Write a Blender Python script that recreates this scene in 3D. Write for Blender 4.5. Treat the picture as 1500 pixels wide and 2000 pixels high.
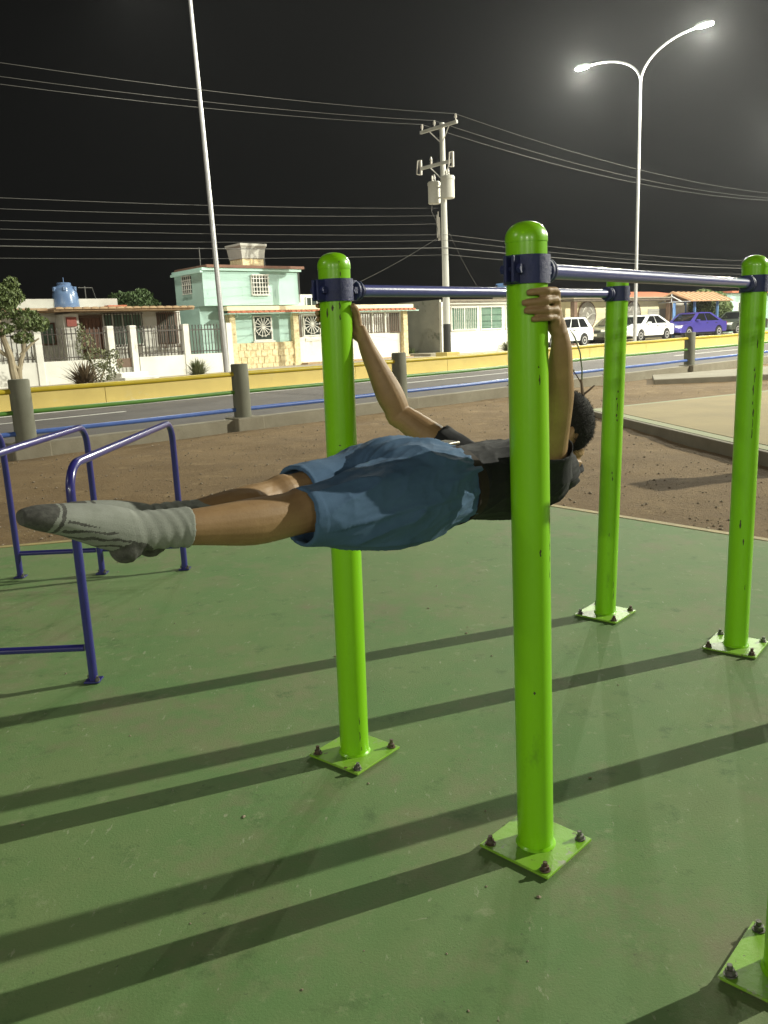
import bpy, bmesh, math, random
from mathutils import Vector, Matrix, Quaternion, noise as mnoise
random.seed(7)
for o in list(bpy.data.objects): bpy.data.objects.remove(o, do_unlink=True)
scn = bpy.context.scene
COL = scn.collection
PI = math.pi
# ------------------------------------------------------------------ camera
cam_d = bpy.data.cameras.new('camera'); cam = bpy.data.objects.new('camera', cam_d); COL.objects.link(cam)
PITCH, ROLL, FPX = 0.2136517, -0.0419418, 1603.57
Fw = Vector((0, math.cos(PITCH), -math.sin(PITCH))); Rt = Vector((1, 0, 0)); Up = Rt.cross(Fw)
c_, s_ = math.cos(ROLL), math.sin(ROLL)
Rt, Up = c_*Rt + s_*Up, -s_*Rt + c_*Up
M = Matrix((Rt, Up, -Fw)).transposed().to_4x4(); M.translation = Vector((0, 0, 1.55))
cam.matrix_world = M
cam_d.sensor_fit = 'VERTICAL'; cam_d.sensor_height = 24.0; cam_d.lens = 24.0*FPX/2000.0
cam_d.clip_start = 0.05; cam_d.clip_end = 3000
scn.camera = cam
# ------------------------------------------------------------------ world: clear night sky, faint town glow
w = bpy.data.worlds.new('World'); scn.world = w; w.use_nodes = True
bg = w.node_tree.nodes['Background']; bg.inputs[0].default_value = (0.0052, 0.0053, 0.0050, 1); bg.inputs[1].default_value = 1.0
scn.view_settings.view_transform = 'Standard'; scn.view_settings.look = 'None'
scn.view_settings.exposure = 0.0; scn.view_settings.gamma = 1.0; scn.view_settings.use_curve_mapping = False
# night: light comes from lit road lamps, the park floodlight and unseen fill lamps added (back, side) (W, colour)
LAMP_W = dict(left=3400, right=9500, far=9500, key=100000, back=7000, back2=6500, side=6500)
HAZE = 0.00034
LAMP_C = (1.0, 0.985, 0.82)
# ------------------------------------------------------------------ street frame: s along the road, n across it
SV = Vector((0.770664, 0.637242, 0)); NV = Vector((-0.637242, 0.770664, 0)); G = 0.0062; SANG = 0.690914
def sp(s, n, dz=0.0):
    v = SV*s + NV*n; return Vector((v.x, v.y, G*s + dz))
# ------------------------------------------------------------------ materials
MATS = {}
def mat(name, col, rough=0.6, col2=None, scale=6.0, detail=6, bump=0.0, bscale=60.0, metal=0.0, coat=0.0, emit=None, lo=0.35, hi=0.65,
        spots=None, alpha=1.0, stretch=None, trans=0.0, spec=0.5):
    m = bpy.data.materials.new(name); m.use_nodes = True; nt = m.node_tree; b = nt.nodes['Principled BSDF']
    b.inputs['Base Color'].default_value = (*col, 1); b.inputs['Roughness'].default_value = rough; b.inputs['Metallic'].default_value = metal
    b.inputs['Coat Weight'].default_value = coat; b.inputs['Coat Roughness'].default_value = 0.08
    b.inputs['Specular IOR Level'].default_value = spec
    if trans: b.inputs['Transmission Weight'].default_value = trans
    tc = nt.nodes.new('ShaderNodeTexCoord'); mp = nt.nodes.new('ShaderNodeMapping'); nt.links.new(tc.outputs['Object'], mp.inputs[0])
    if stretch: mp.inputs['Scale'].default_value = stretch
    cur = None
    if col2 is not None:
        n = nt.nodes.new('ShaderNodeTexNoise'); n.inputs['Scale'].default_value = scale; n.inputs['Detail'].default_value = detail; n.inputs['Roughness'].default_value = 0.65
        nt.links.new(mp.outputs[0], n.inputs['Vector'])
        r = nt.nodes.new('ShaderNodeMapRange'); r.inputs[1].default_value = lo; r.inputs[2].default_value = hi; nt.links.new(n.outputs['Fac'], r.inputs[0])
        mx = nt.nodes.new('ShaderNodeMix'); mx.data_type = 'RGBA'; mx.inputs[6].default_value = (*col, 1); mx.inputs[7].default_value = (*col2, 1)
        nt.links.new(r.outputs[0], mx.inputs[0]); cur = mx.outputs[2]
    for sp_ in (spots or []):   # (colour, scale, threshold, softness, stretch)
        sc, ss, th, so, st = sp_
        m2 = nt.nodes.new('ShaderNodeMapping'); nt.links.new(tc.outputs['Object'], m2.inputs[0])
        m2.inputs['Scale'].default_value = st; m2.inputs['Location'].default_value = (ss*0.37, th*9, ss*.11)
        n = nt.nodes.new('ShaderNodeTexNoise'); n.inputs['Scale'].default_value = ss; n.inputs['Detail'].default_value = 8; n.inputs['Roughness'].default_value = .7
        nt.links.new(m2.outputs[0], n.inputs['Vector'])
        r = nt.nodes.new('ShaderNodeMapRange'); r.inputs[1].default_value = th; r.inputs[2].default_value = th+so; nt.links.new(n.outputs['Fac'], r.inputs[0])
        mx = nt.nodes.new('ShaderNodeMix'); mx.data_type = 'RGBA'; mx.inputs[7].default_value = (*sc, 1)
        if cur: nt.links.new(cur, mx.inputs[6])
        else: mx.inputs[6].default_value = (*col, 1)
        nt.links.new(r.outputs[0], mx.inputs[0]); cur = mx.outputs[2]
    if cur: nt.links.new(cur, b.inputs['Base Color'])
    if bump:
        n = nt.nodes.new('ShaderNodeTexNoise'); n.inputs['Scale'].default_value = bscale; n.inputs['Detail'].default_value = 8; n.inputs['Roughness'].default_value = .7
        nt.links.new(mp.outputs[0], n.inputs['Vector'])
        bp = nt.nodes.new('ShaderNodeBump'); bp.inputs['Strength'].default_value = bump; bp.inputs['Distance'].default_value = 0.02
        nt.links.new(n.outputs['Fac'], bp.inputs['Height']); nt.links.new(bp.outputs[0], b.inputs['Normal'])
        r = nt.nodes.new('ShaderNodeMapRange'); r.inputs[3].default_value = max(0, rough-.1); r.inputs[4].default_value = min(1, rough+.1); nt.links.new(n.outputs['Fac'], r.inputs[0]); nt.links.new(r.outputs[0], b.inputs['Roughness'])
    if emit:
        b.inputs['Emission Color'].default_value = (*emit[0], 1); b.inputs['Emission Strength'].default_value = emit[1]
    MATS[name] = m; return m
I1 = (1, 1, 1)
mat('pad', (.110, .212, .066), .80, (.148, .222, .080), 1.3, 8, .20, 130, lo=.40, hi=.62,
    spots=[((.185, .205, .100), 2.1, .50, .18, I1), ((.084, .152, .048), 6, .57, .12, I1), ((.205, .265, .125), 11, .60, .10, I1), ((.26, .31, .18), 38, .63, .05, (1, .35, 1)), ((.25, .29, .17), 30, .66, .04, (.3, 1, 1)),
           ((.085, .115, .05), 55, .64, .05, I1), ((.045, .055, .03), 17, .72, .02, I1), ((.185, .180, .100), .8, .58, .12, I1)])
mat('pad_edge', (.42, .33, .13), .7, (.33, .27, .13), 9, 6, .3, 60)
mat('dirt', (.200, .130, .055), .95, (.148, .094, .040), 1.1, 10, .9, 26, spots=[((.255, .178, .084), 3.2, .56, .12, I1), ((.12, .085, .05), 14, .64, .06, I1), ((.42, .35, .25), 34, .69, .03, I1)])
mat('stone', (.36, .30, .22), .9, (.22, .17, .12), 3, 4, .4, 30)
mat('asphalt', (.080, .073, .072), .85, (.104, .096, .094), .8, 8, .5, 120, spots=[((.055, .05, .05), 2.2, .60, .06, I1), ((.13, .12, .115), 11, .66, .06, I1)])
mat('concrete', (.27, .245, .185), .85, (.21, .185, .135), 2.2, 8, .4, 40, spots=[((.17, .15, .11), 5, .62, .1, I1)])
mat('post_concrete', (.165, .165, .125), .8, (.135, .135, .10), 3, 8, .25, 50, spots=[((.11, .11, .085), 6, .6, .12, (1, 1, .4))])
mat('terrace', (.34, .30, .24), .9, (.24, .205, .16), .9, 8, .5, 30)
mat('ochre', (.285, .215, .078), .8, (.225, .17, .062), 1.0, 8, .25, 40, spots=[((.20, .165, .075), 4, .6, .12, I1)])
mat('slab_green', (.20, .25, .11), .75, (.25, .235, .11), 6)
mat('wall_yellow', (.55, .425, .13), .7, (.49, .375, .115), 1.6, 8, .2, 40, spots=[((.42, .32, .12), 7, .66, .05, (1, 1, .25)), ((.5, .42, .2), 2.5, .60, .12, I1)])
mat('rail_yellow', (.52, .40, .02), .45, (.44, .33, .02), 5)
mat('rail_green', (.09, .23, .03), .45, (.07, .19, .03), 5)
mat('rail_blue', (.07, .14, .42), .4, (.05, .10, .34), 5)
mat('white_paint', (.78, .77, .72), .8, (.68, .67, .62), 1.2, 8, .15, 40, spots=[((.46, .43, .37), 3.5, .61, .10, (1, 1, .3)), ((.36, .33, .28), 9, .68, .05, (1, 1, .25))])
mat('white_line', (.62, .62, .58), .7, (.4, .4, .38), 12)
mat('teal', (.42, .60, .55), .8, (.38, .55, .50), 1.3, 8, .15, 40, spots=[((.25, .40, .36), 4, .62, .08, (1, 1, .3))])
mat('teal_trim', (.48, .70, .63), .7)
mat('cream', (.80, .74, .50), .8, (.70, .64, .42), 1.5, 8, .15, 40, spots=[((.55, .50, .34), 3, .64, .09, (1, 1, .4))])
mat('cladding', (.74, .64, .40), .85, (.58, .46, .26), 9, 4, .6, 22, lo=.42, hi=.58)
mat('grey_render', (.40, .39, .34), .9, (.32, .32, .28), 1.4, 8, .3, 30, spots=[((.20, .21, .17), 1.6, .58, .06, I1)])
mat('mortar', (.5, .45, .33), .9)
mat('brown_door', (.16, .075, .045), .55, (.11, .05, .03), 3, 6, .2, 30, stretch=(4, 4, .4))
mat('iron', (.035, .03, .028), .5, (.06, .045, .035), 20)
mat('iron_white', (.75, .74, .70), .5, (.6, .58, .52), 9)
mat('iron_brown', (.12, .075, .05), .55, (.16, .10, .07), 9)
mat('glass_dark', (.04, .05, .045), .12, (.07, .085, .075), 2)
mat('glass_green', (.11, .19, .14), .25, (.16, .24, .19), 2)
mat('glass_car', (.012, .013, .014), .06, coat=.5)
mat('clay', (.50, .17, .09), .8, (.36, .12, .07), 6, 6, .3, 40)
mat('roof_brown', (.22, .11, .075), .85, (.16, .085, .06), 5, 6, .3, 40)
mat('clay_dull', (.30, .19, .11), .85, (.42, .30, .18), 7, 6, .4, 40)
mat('eave_dark', (.13, .11, .09), .9, (.2, .17, .13), 5)
mat('red_box', (.33, .08, .06), .6)
mat('tank_blue', (.10, .16, .30), .25, (.12, .19, .33), 3, coat=.4)
mat('kiosk_blue', (.16, .30, .60), .5, (.14, .26, .52), 5)
mat('kiosk_roof', (.40, .24, .13), .8, (.32, .19, .11), 5, 6, .3, 40)
mat('panel_grey', (.48, .47, .43), .8, (.42, .41, .37), 3)
mat('pole_white', (.62, .62, .58), .6, (.48, .48, .44), 3, 6, .1, 30, stretch=(1, 1, .3))
mat('pole_black', (.03, .03, .03), .6)
mat('steel', (.55, .55, .56), .35, (.45, .45, .46), 4, metal=.35)
mat('lamp_lens', (.9, .9, .9), .4, emit=((1, .98, .95), 60))
mat('lamp_body', (.35, .35, .35), .5)
mat('cable', (.095, .093, .088), .75)
mat('porcelain', (.55, .52, .47), .3)
mat('transformer', (.58, .57, .51), .5, (.50, .49, .43), 3)
mat('lime', (.245, .62, .004), .33, (.225, .58, .004), 2.5, 6, .03, 14, coat=.35, stretch=(1, 1, .35),
    spots=[((.03, .05, .012), 22, .705, .02, (1, 1, .16)), ((.16, .40, .01), 6, .62, .12, (1, 1, .5))])
mat('lime_plate', (.20, .44, .02), .45, (.23, .42, .05), 10, 6, .1, 40, spots=[((.30, .33, .22), 11, .60, .05, I1), ((.09, .06, .03), 24, .63, .04, I1)])
mat('navy', (.020, .028, .125), .5, (.015, .02, .085), 14, 6, .25, 90, coat=.15, spots=[((.04, .03, .02), 40, .68, .05, I1)])
mat('navy_bar', (.070, .080, .29), .36, (.06, .07, .24), 6, 6, .05, 40, coat=.6, spots=[((.13, .13, .15), 30, .70, .04, I1)])
mat('dip_blue', (.030, .028, .19), .28, (.027, .025, .165), 6, 6, coat=.6)
mat('chip', (.035, .05, .02), .7, (.09, .07, .03), 40)
mat('rusty', (.15, .13, .11), .6, (.10, .055, .03), 60, 4, .4, 120, metal=.5)
mat('bolt_grey', (.20, .20, .19), .5, (.12, .11, .09), 50, 4, .3, 120, metal=.6)
mat('skin', (.335, .208, .098), .55, (.27, .163, .076), 14, 6, .12, 180, spec=.4, spots=[((.37, .235, .125), 5, .58, .2, I1), ((.24, .14, .07), 28, .62, .1, I1)])
mat('nail', (.42, .28, .19), .35)
mat('hair', (.008, .007, .006), .75, (.02, .018, .015), 55, 4, .3, 200, spec=.25)
mat('shirt', (.006, .0065, .009), .85, (.009, .0095, .012), 5, 6, .15, 300)
mat('denim', (.050, .108, .20), .9, (.068, .135, .24), 7, 8, .2, 420, spots=[((.030, .066, .125), 4, .58, .15, I1)])
mat('belt', (.02, .015, .012), .8, (.03, .022, .016), 20, spec=.2)
mat('buckle', (.55, .52, .45), .3, metal=.9)
mat('sock', (.275, .29, .26), .95, (.23, .245, .215), 30, 6, .22, 320)
mat('sock_dark', (.055, .055, .05), .95, (.10, .10, .09), 90, 4, .22, 320)
mat('leaf', (.085, .12, .035), .6, (.12, .16, .05), 2)
mat('leaf_pale', (.15, .17, .08), .6, (.21, .22, .12), 3)
mat('leaf_dark', (.05, .09, .025), .6, (.075, .12, .04), 3)
mat('leaf_dry', (.15, .11, .06), .7, (.10, .07, .045), 4)
mat('leaf_palm', (.05, .085, .03), .5, (.075, .11, .04), 6)
mat('bark', (.42, .36, .25), .9, (.28, .23, .16), 8, 6, .5, 30, stretch=(1, 1, .3))
mat('car_white', (.72, .73, .75), .3, coat=.8); mat('car_blue', (.055, .045, .26), .28, coat=.9)
mat('car_dark', (.05, .06, .05), .3, coat=.8)
mat('tyre', (.02, .02, .02), .8); mat('rim', (.55, .55, .56), .35, metal=.5); mat('headlight', (.75, .76, .72), .15, coat=1)
mat('plastic_black', (.02, .02, .02), .6); mat('tail_red', (.35, .02, .015), .3); mat('plate_white', (.6, .58, .5), .5)
# ------------------------------------------------------------------ mesh helpers
def ortho(d):
    d = d.normalized(); a = Vector((0, 0, 1)) if abs(d.z) < .9 else Vector((1, 0, 0))
    x = d.cross(a).normalized(); return x, d.cross(x).normalized()
class MB:
    def __init__(s): s.v = []; s.f = []; s.mi = []; s.cur = 0
    def add(s, vs, fs):
        k = len(s.v); s.v += [tuple(v) for v in vs]
        for f in fs: s.f.append(tuple(k+i for i in f)); s.mi.append(s.cur)
        return s
    def box(s, a, b, m=None):
        x0, y0, z0 = (min(a[i], b[i]) for i in range(3)); x1, y1, z1 = (max(a[i], b[i]) for i in range(3))
        vs = [Vector(p) for p in ((x0,y0,z0),(x1,y0,z0),(x1,y1,z0),(x0,y1,z0),(x0,y0,z1),(x1,y0,z1),(x1,y1,z1),(x0,y1,z1))]
        if m is not None: vs = [m @ v for v in vs]
        return s.add(vs, [(0,3,2,1),(4,5,6,7),(0,1,5,4),(1,2,6,5),(2,3,7,6),(3,0,4,7)])
    def loft(s, rings, cap=True, closed=True):
        n = len(rings[0]); vs = [p for r in rings for p in r]; fs = []
        for i in range(len(rings)-1):
            for j in range(n if closed else n-1):
                a, b = i*n+j, i*n+(j+1) % n; fs.append((a, b, b+n, a+n))
        if cap: fs.append(tuple(range(n-1, -1, -1))); fs.append(tuple((len(rings)-1)*n+j for j in range(n)))
        return s.add(vs, fs)
    def cyl(s, p0, p1, r0, r1=None, n=12):
        p0, p1 = Vector(p0), Vector(p1); r1 = r0 if r1 is None else r1; x, y = ortho(p1-p0)
        return s.loft([[p + (x*math.cos(2*PI*k/n) + y*math.sin(2*PI*k/n))*r for k in range(n)] for p, r in ((p0, r0), (p1, r1))])
    def tube(s, pts, rad, n=10, cap=True):
        pts = [Vector(p) for p in pts]; rings = []; d0 = (pts[1]-pts[0]).normalized(); x, y = ortho(d0)
        for i, p in enumerate(pts):
            d = (pts[min(i+1, len(pts)-1)] - pts[max(i-1, 0)]).normalized()
            q = d0.rotation_difference(d); x = q @ x; y = q @ y; d0 = d
            r = rad[i] if isinstance(rad, (list, tuple)) else rad
            rings.append([p + (x*math.cos(2*PI*k/n) + y*math.sin(2*PI*k/n))*r for k in range(n)])
        return s.loft(rings, cap)
    def lathe(s, prof, c=(0, 0, 0), n=24, m=None):
        c = Vector(c); rings = [[Vector((c.x + r*math.cos(2*PI*k/n), c.y + r*math.sin(2*PI*k/n), c.z + z)) for k in range(n)] for r, z in prof]
        if m is not None: rings = [[m @ p for p in r] for r in rings]
        return s.loft(rings)
    def prism(s, poly, z0, z1):
        n = len(poly); vs = [(p[0], p[1], z0) for p in poly] + [(p[0], p[1], z1) for p in poly]
        return s.add(vs, [tuple(range(n-1, -1, -1)), tuple(range(n, 2*n))] + [(i, (i+1) % n, n+(i+1) % n, n+i) for i in range(n)])
    def extr(s, poly, ax, d0, d1):   # poly of (p,q) extruded along axis ax (0=x,1=y)
        n = len(poly)
        f = (lambda p, d: (d, p[0], p[1])) if ax == 0 else (lambda p, d: (p[0], d, p[1]))
        vs = [f(p, d0) for p in poly] + [f(p, d1) for p in poly]
        return s.add(vs, [tuple(range(n-1, -1, -1)), tuple(range(n, 2*n))] + [(i, (i+1) % n, n+(i+1) % n, n+i) for i in range(n)])
    def build(s, name, m, parent=None, smooth=False, bevel=0, sharp=40):
        me = bpy.data.meshes.new(name); me.from_pydata(s.v, [], s.f)
        for x in (m if isinstance(m, (list, tuple)) else [m]): me.materials.append(MATS[x])
        if max(s.mi or [0]): me.polygons.foreach_set('material_index', s.mi)
        bm = bmesh.new(); bm.from_mesh(me); bmesh.ops.recalc_face_normals(bm, faces=bm.faces); bm.to_mesh(me); bm.free()
        if smooth:
            me.polygons.foreach_set('use_smooth', [True]*len(me.polygons)); me.set_sharp_from_angle(angle=math.radians(sharp))
        o = bpy.data.objects.new(name, me); COL.objects.link(o)
        if parent: o.parent = parent
        if bevel:
            b = o.modifiers.new('bevel', 'BEVEL'); b.width = bevel; b.segments = 2; b.limit_method = 'ANGLE'
        return o
def tag(o, label=None, cat=None, group=None, kind=None):
    if label: o['label'] = label
    if cat: o['category'] = cat
    if group: o['group'] = group
    if kind: o['kind'] = kind
    return o
def empty(name, loc=(0, 0, 0), rz=0.0, label=None, cat=None, group=None):
    o = bpy.data.objects.new(name, None); COL.objects.link(o); o.location = loc; o.rotation_euler = (0, 0, rz); o.empty_display_size = .2
    return tag(o, label, cat, group)
def dup(o, parent, loc=None):
    c = o.copy(); COL.objects.link(c); c.parent = parent
    if loc is not None: c.location = loc
    return c
def box(name, m, parent, a, b, bevel=0): return MB().box(a, b).build(name, m, parent, bevel=bevel)
def cat(pts, t):   # catmull-rom through list of vectors/floats at t in [0,len-1]
    i = min(int(t), len(pts)-2); u = t-i
    p0, p1, p2, p3 = pts[max(i-1, 0)], pts[i], pts[i+1], pts[min(i+2, len(pts)-1)]
    return 0.5*((2*p1) + (p2-p0)*u + (2*p0-5*p1+4*p2-p3)*u*u + (3*p1-p0-3*p2+p3)*u**3)
# ================================================================== GROUND, PAD, ROAD
def sm(a, b, x):
    t = max(0, min(1, (x-a)/(b-a))); return t*t*(3-2*t)
PAD = [(1.45, 7.2), (2.74, 5.68), (7.6, 0.2), (5.0, -7.0), (-10.0, -7.0), (-10.0, 5.0), (-2.54, 6.56)]
def inside(poly, x, y, m=0.0):
    c = True
    for i in range(len(poly)):
        ax, ay = poly[i]; bx, by = poly[(i+1) % len(poly)]
        L = math.hypot(bx-ax, by-ay)
        if ((bx-ax)*(y-ay) - (by-ay)*(x-ax))/L > -m: c = False; break
    return c
def tz(x, y):
    s = x*SV.x + y*SV.y; n = x*NV.x + y*NV.y
    if n > 12.4: return G*s - 0.06
    z = -0.055*(1-sm(4, 11.5, n)) + (G*s + 0.0)*sm(4, 12, n)
    if inside(PAD, x, y, 0.12): return -0.16
    b = .022*mnoise.noise((x*.8, y*.8, 1)) + .014*mnoise.noise((x*2.3, y*2.3, 4)) + .008*mnoise.noise((x*6, y*6, 9))
    return z + b - (0.03*sm(12.1, 12.4, n))
def axis(fa, fb, step, far):
    a = [fa + step*i for i in range(int((fb-fa)/step)+1)]
    d = step; x = a[-1]; hi = []
    while x < far: d *= 1.35; x += d; hi.append(x)
    d = step; x = a[0]; lo = []
    while x > -far: d *= 1.35; x -= d; lo.append(x)
    return lo[::-1] + a + hi
xs = axis(-8, 12, .13, 900); ys = axis(3, 24, .13, 900)
me_v = [(x, y, tz(x, y)) for y in ys for x in xs]; nx = len(xs)
b = MB(); b.add(me_v, [(j*nx+i, j*nx+i+1, (j+1)*nx+i+1, (j+1)*nx+i) for j in range(len(ys)-1) for i in range(nx-1)])
tag(b.build('ground', 'dirt', smooth=True, sharp=60), kind='structure')
pad = MB().prism(PAD[::-1], -.14, 0).build('exercise_pad', 'pad'); tag(pad, kind='structure')
e = MB()
for i in (5, 6, 0, 1):   # painted rim of the pad
    a, c = Vector((*PAD[i], 0)), Vector((*PAD[(i+1) % 7], 0)); d = (c-a).normalized(); nn = Vector((d.y, -d.x, 0))
    if nn.dot(a - Vector((0, 2, 0))) < 0: nn = -nn
    m_ = Matrix.Translation(a) @ Matrix((d, nn, Vector((0, 0, 1)))).transposed().to_4x4()
    e.box((.0, -.055, -.10), ((c-a).length, .012, .004), m_)
e.build('painted_edge', 'pad_edge', pad)
# loose stones on the dirt and a few on the pad
b = MB(); cnt = 0
ico = [(0, 0, 1), (.9, 0, .2), (.28, .85, .2), (-.73, .53, .25), (-.7, -.5, .2), (.3, -.85, .25), (.05, .05, -.5)]
icf = [(0, 1, 2), (0, 2, 3), (0, 3, 4), (0, 4, 5), (0, 5, 1), (6, 2, 1), (6, 3, 2), (6, 4, 3), (6, 5, 4), (6, 1, 5)]
while cnt < 5200:
    y = 5.6 + 14*random.random()**1.6; x = random.uniform(-.62*y-1, .62*y+1); n = x*NV.x + y*NV.y
    if n > 12.3 or inside(PAD, x, y, -.03): continue
    cnt += 1; r = .006 + .016*random.random()**4; q = Matrix.Rotation(random.random()*6.3, 3, 'Z')
    z = tz(x, y); b.add([q @ Vector((p[0]*r*random.uniform(.7, 1.3), p[1]*r, p[2]*r*.7)) + Vector((x, y, z+r*.15)) for p in ico], icf)
for _ in range(260):
    x, y = random.uniform(-2.5, 3.5), random.uniform(1.2, 6.6)
    if not inside(PAD, x, y, .1): continue
    r = .0025 + .006*random.random()**3; q = Matrix.Rotation(random.random()*6.3, 3, 'Z'); b.add([q @ Vector((p[0]*r*1.3, p[1]*r, p[2]*r*.6)) + Vector((x, y, r*.2)) for p in ico], icf)
tag(b.build('gravel', 'stone'), 'loose small stones scattered over the bare dirt and the pad', 'gravel', kind='stuff')
# road surface, gutter, kerb, terrace
def strip(name, m, s0, s1, n0, n1, dz0, dz1, parent=None, seg=1):
    b = MB()
    p = [sp(s0, n0), sp(s1, n0), sp(s1, n1), sp(s0, n1)]
    b.add([q + Vector((0, 0, dz0)) for q in p] + [q + Vector((0, 0, dz1)) for q in p], [(0,3,2,1),(4,5,6,7),(0,1,5,4),(1,2,6,5),(2,3,7,6),(3,0,4,7)])
    return b.build(name, m, parent)
tag(strip('road', 'asphalt', -60, 160, 13.4, 20.2, -.2, 0.0), kind='structure')
for k, (a, c) in enumerate(((-6, -1.2), (2.0, 7.6), (15.6, 22.2), (30.8, 37.6), (46, 53), (61, 68))):
    tag(strip('lane_marking', 'white_line', a, c, 18.3, 18.42, .0, .005), kind='structure')
tag(strip('gutter', 'concrete', -60, 160, 12.72, 13.4, -.2, .03), kind='structure')
tag(strip('kerb', 'concrete', -60, 160, 12.44, 12.72, -.2, .17), kind='structure')
tag(strip('side_street', 'terrace', -60, 160, 20.72, 90, -.2, .33), kind='structure')
ow = empty('low_wall', sp(0, 20.3), 0, 'long low yellow painted wall along the far side of the road', 'wall')
for i in range(24):
    s0 = -20 + i*4.0
    o = strip('wall_panel', 'wall_yellow', s0, s0+3.985, 20.44, 20.72, -.02, .53+.004*(i % 2)); o.parent = ow; o.matrix_parent_inverse = Matrix.Translation(-ow.location)
o = strip('kerb_stone', 'white_paint', -20, 76, 20.14, 20.437, -.02, .10); o.parent = ow; o.matrix_parent_inverse = Matrix.Translation(-ow.location)
# slabs on the right
sl = MB().prism([(3.58, 14.4), (4.14, 9.56), (4.62, 5.5), (14, 7), (15, 21.2), (8.3, 17.0)], -.1, .11).build('ochre_pad', ['concrete'], bevel=.012); tag(sl, kind='structure')
MB().prism([(3.66, 14.36), (4.21, 9.58), (4.70, 5.6), (13.9, 7.1), (14.9, 21.0), (8.3, 16.9)], .1105, .115).build('green_border', 'slab_green', sl)
MB().prism([(3.86, 14.3), (4.40, 9.62), (4.88, 5.8), (13.7, 7.3), (14.7, 20.7), (8.3, 16.72)], .116, .120).build('ochre_paint', 'ochre', sl)
tag(MB().prism([(6.55, 19.7), (12.4, 20.2), (15, 25.2), (7.1, 21.5)], -.05, .22).build('path', 'concrete', bevel=.015), kind='structure')
# ================================================================== RAIL FENCE
rf = empty('rail_fence', sp(0, 12.6), SANG, 'roadside fence of concrete posts joined by yellow, green and blue pipe rails', 'fence')
def lp(s, dn, dz): return Vector((s, dn, G*s + dz))
pst = [0.02 + 3.65*i for i in range(-1, 16)]; first = None; foot = None
for i, s in enumerate(pst):
    if first is None:
        first = MB().lathe([(.150, .10), (.150, .5), (.147, 1.08), (.135, 1.10)], (0, 0, 0), 20).build('post', 'post_concrete', rf, smooth=True); first.location = (s, 0, G*s)
        foot = MB().box((-.26, -.24, -.1), (.26, .22, .195)).build('footing', 'concrete', rf, bevel=.02); foot.location = (s, -.04, G*s)
    else:
        dup(first, rf, (s, 0, G*s)); dup(foot, rf, (s, -.04, G*s))
for nm, dz, r in (('rail_yellow', .933, .040), ('rail_green', .625, .034), ('rail_blue', .322, .036)):
    for i in range(len(pst)-1):
        a, c = lp(pst[i]+.13, 0, dz), lp(pst[i+1]-.13, 0, dz); mid = (a+c)/2 - Vector((0, 0, .008))
        MB().tube([a, mid, c], r, 12).build('rail', nm, rf, smooth=True)
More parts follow.
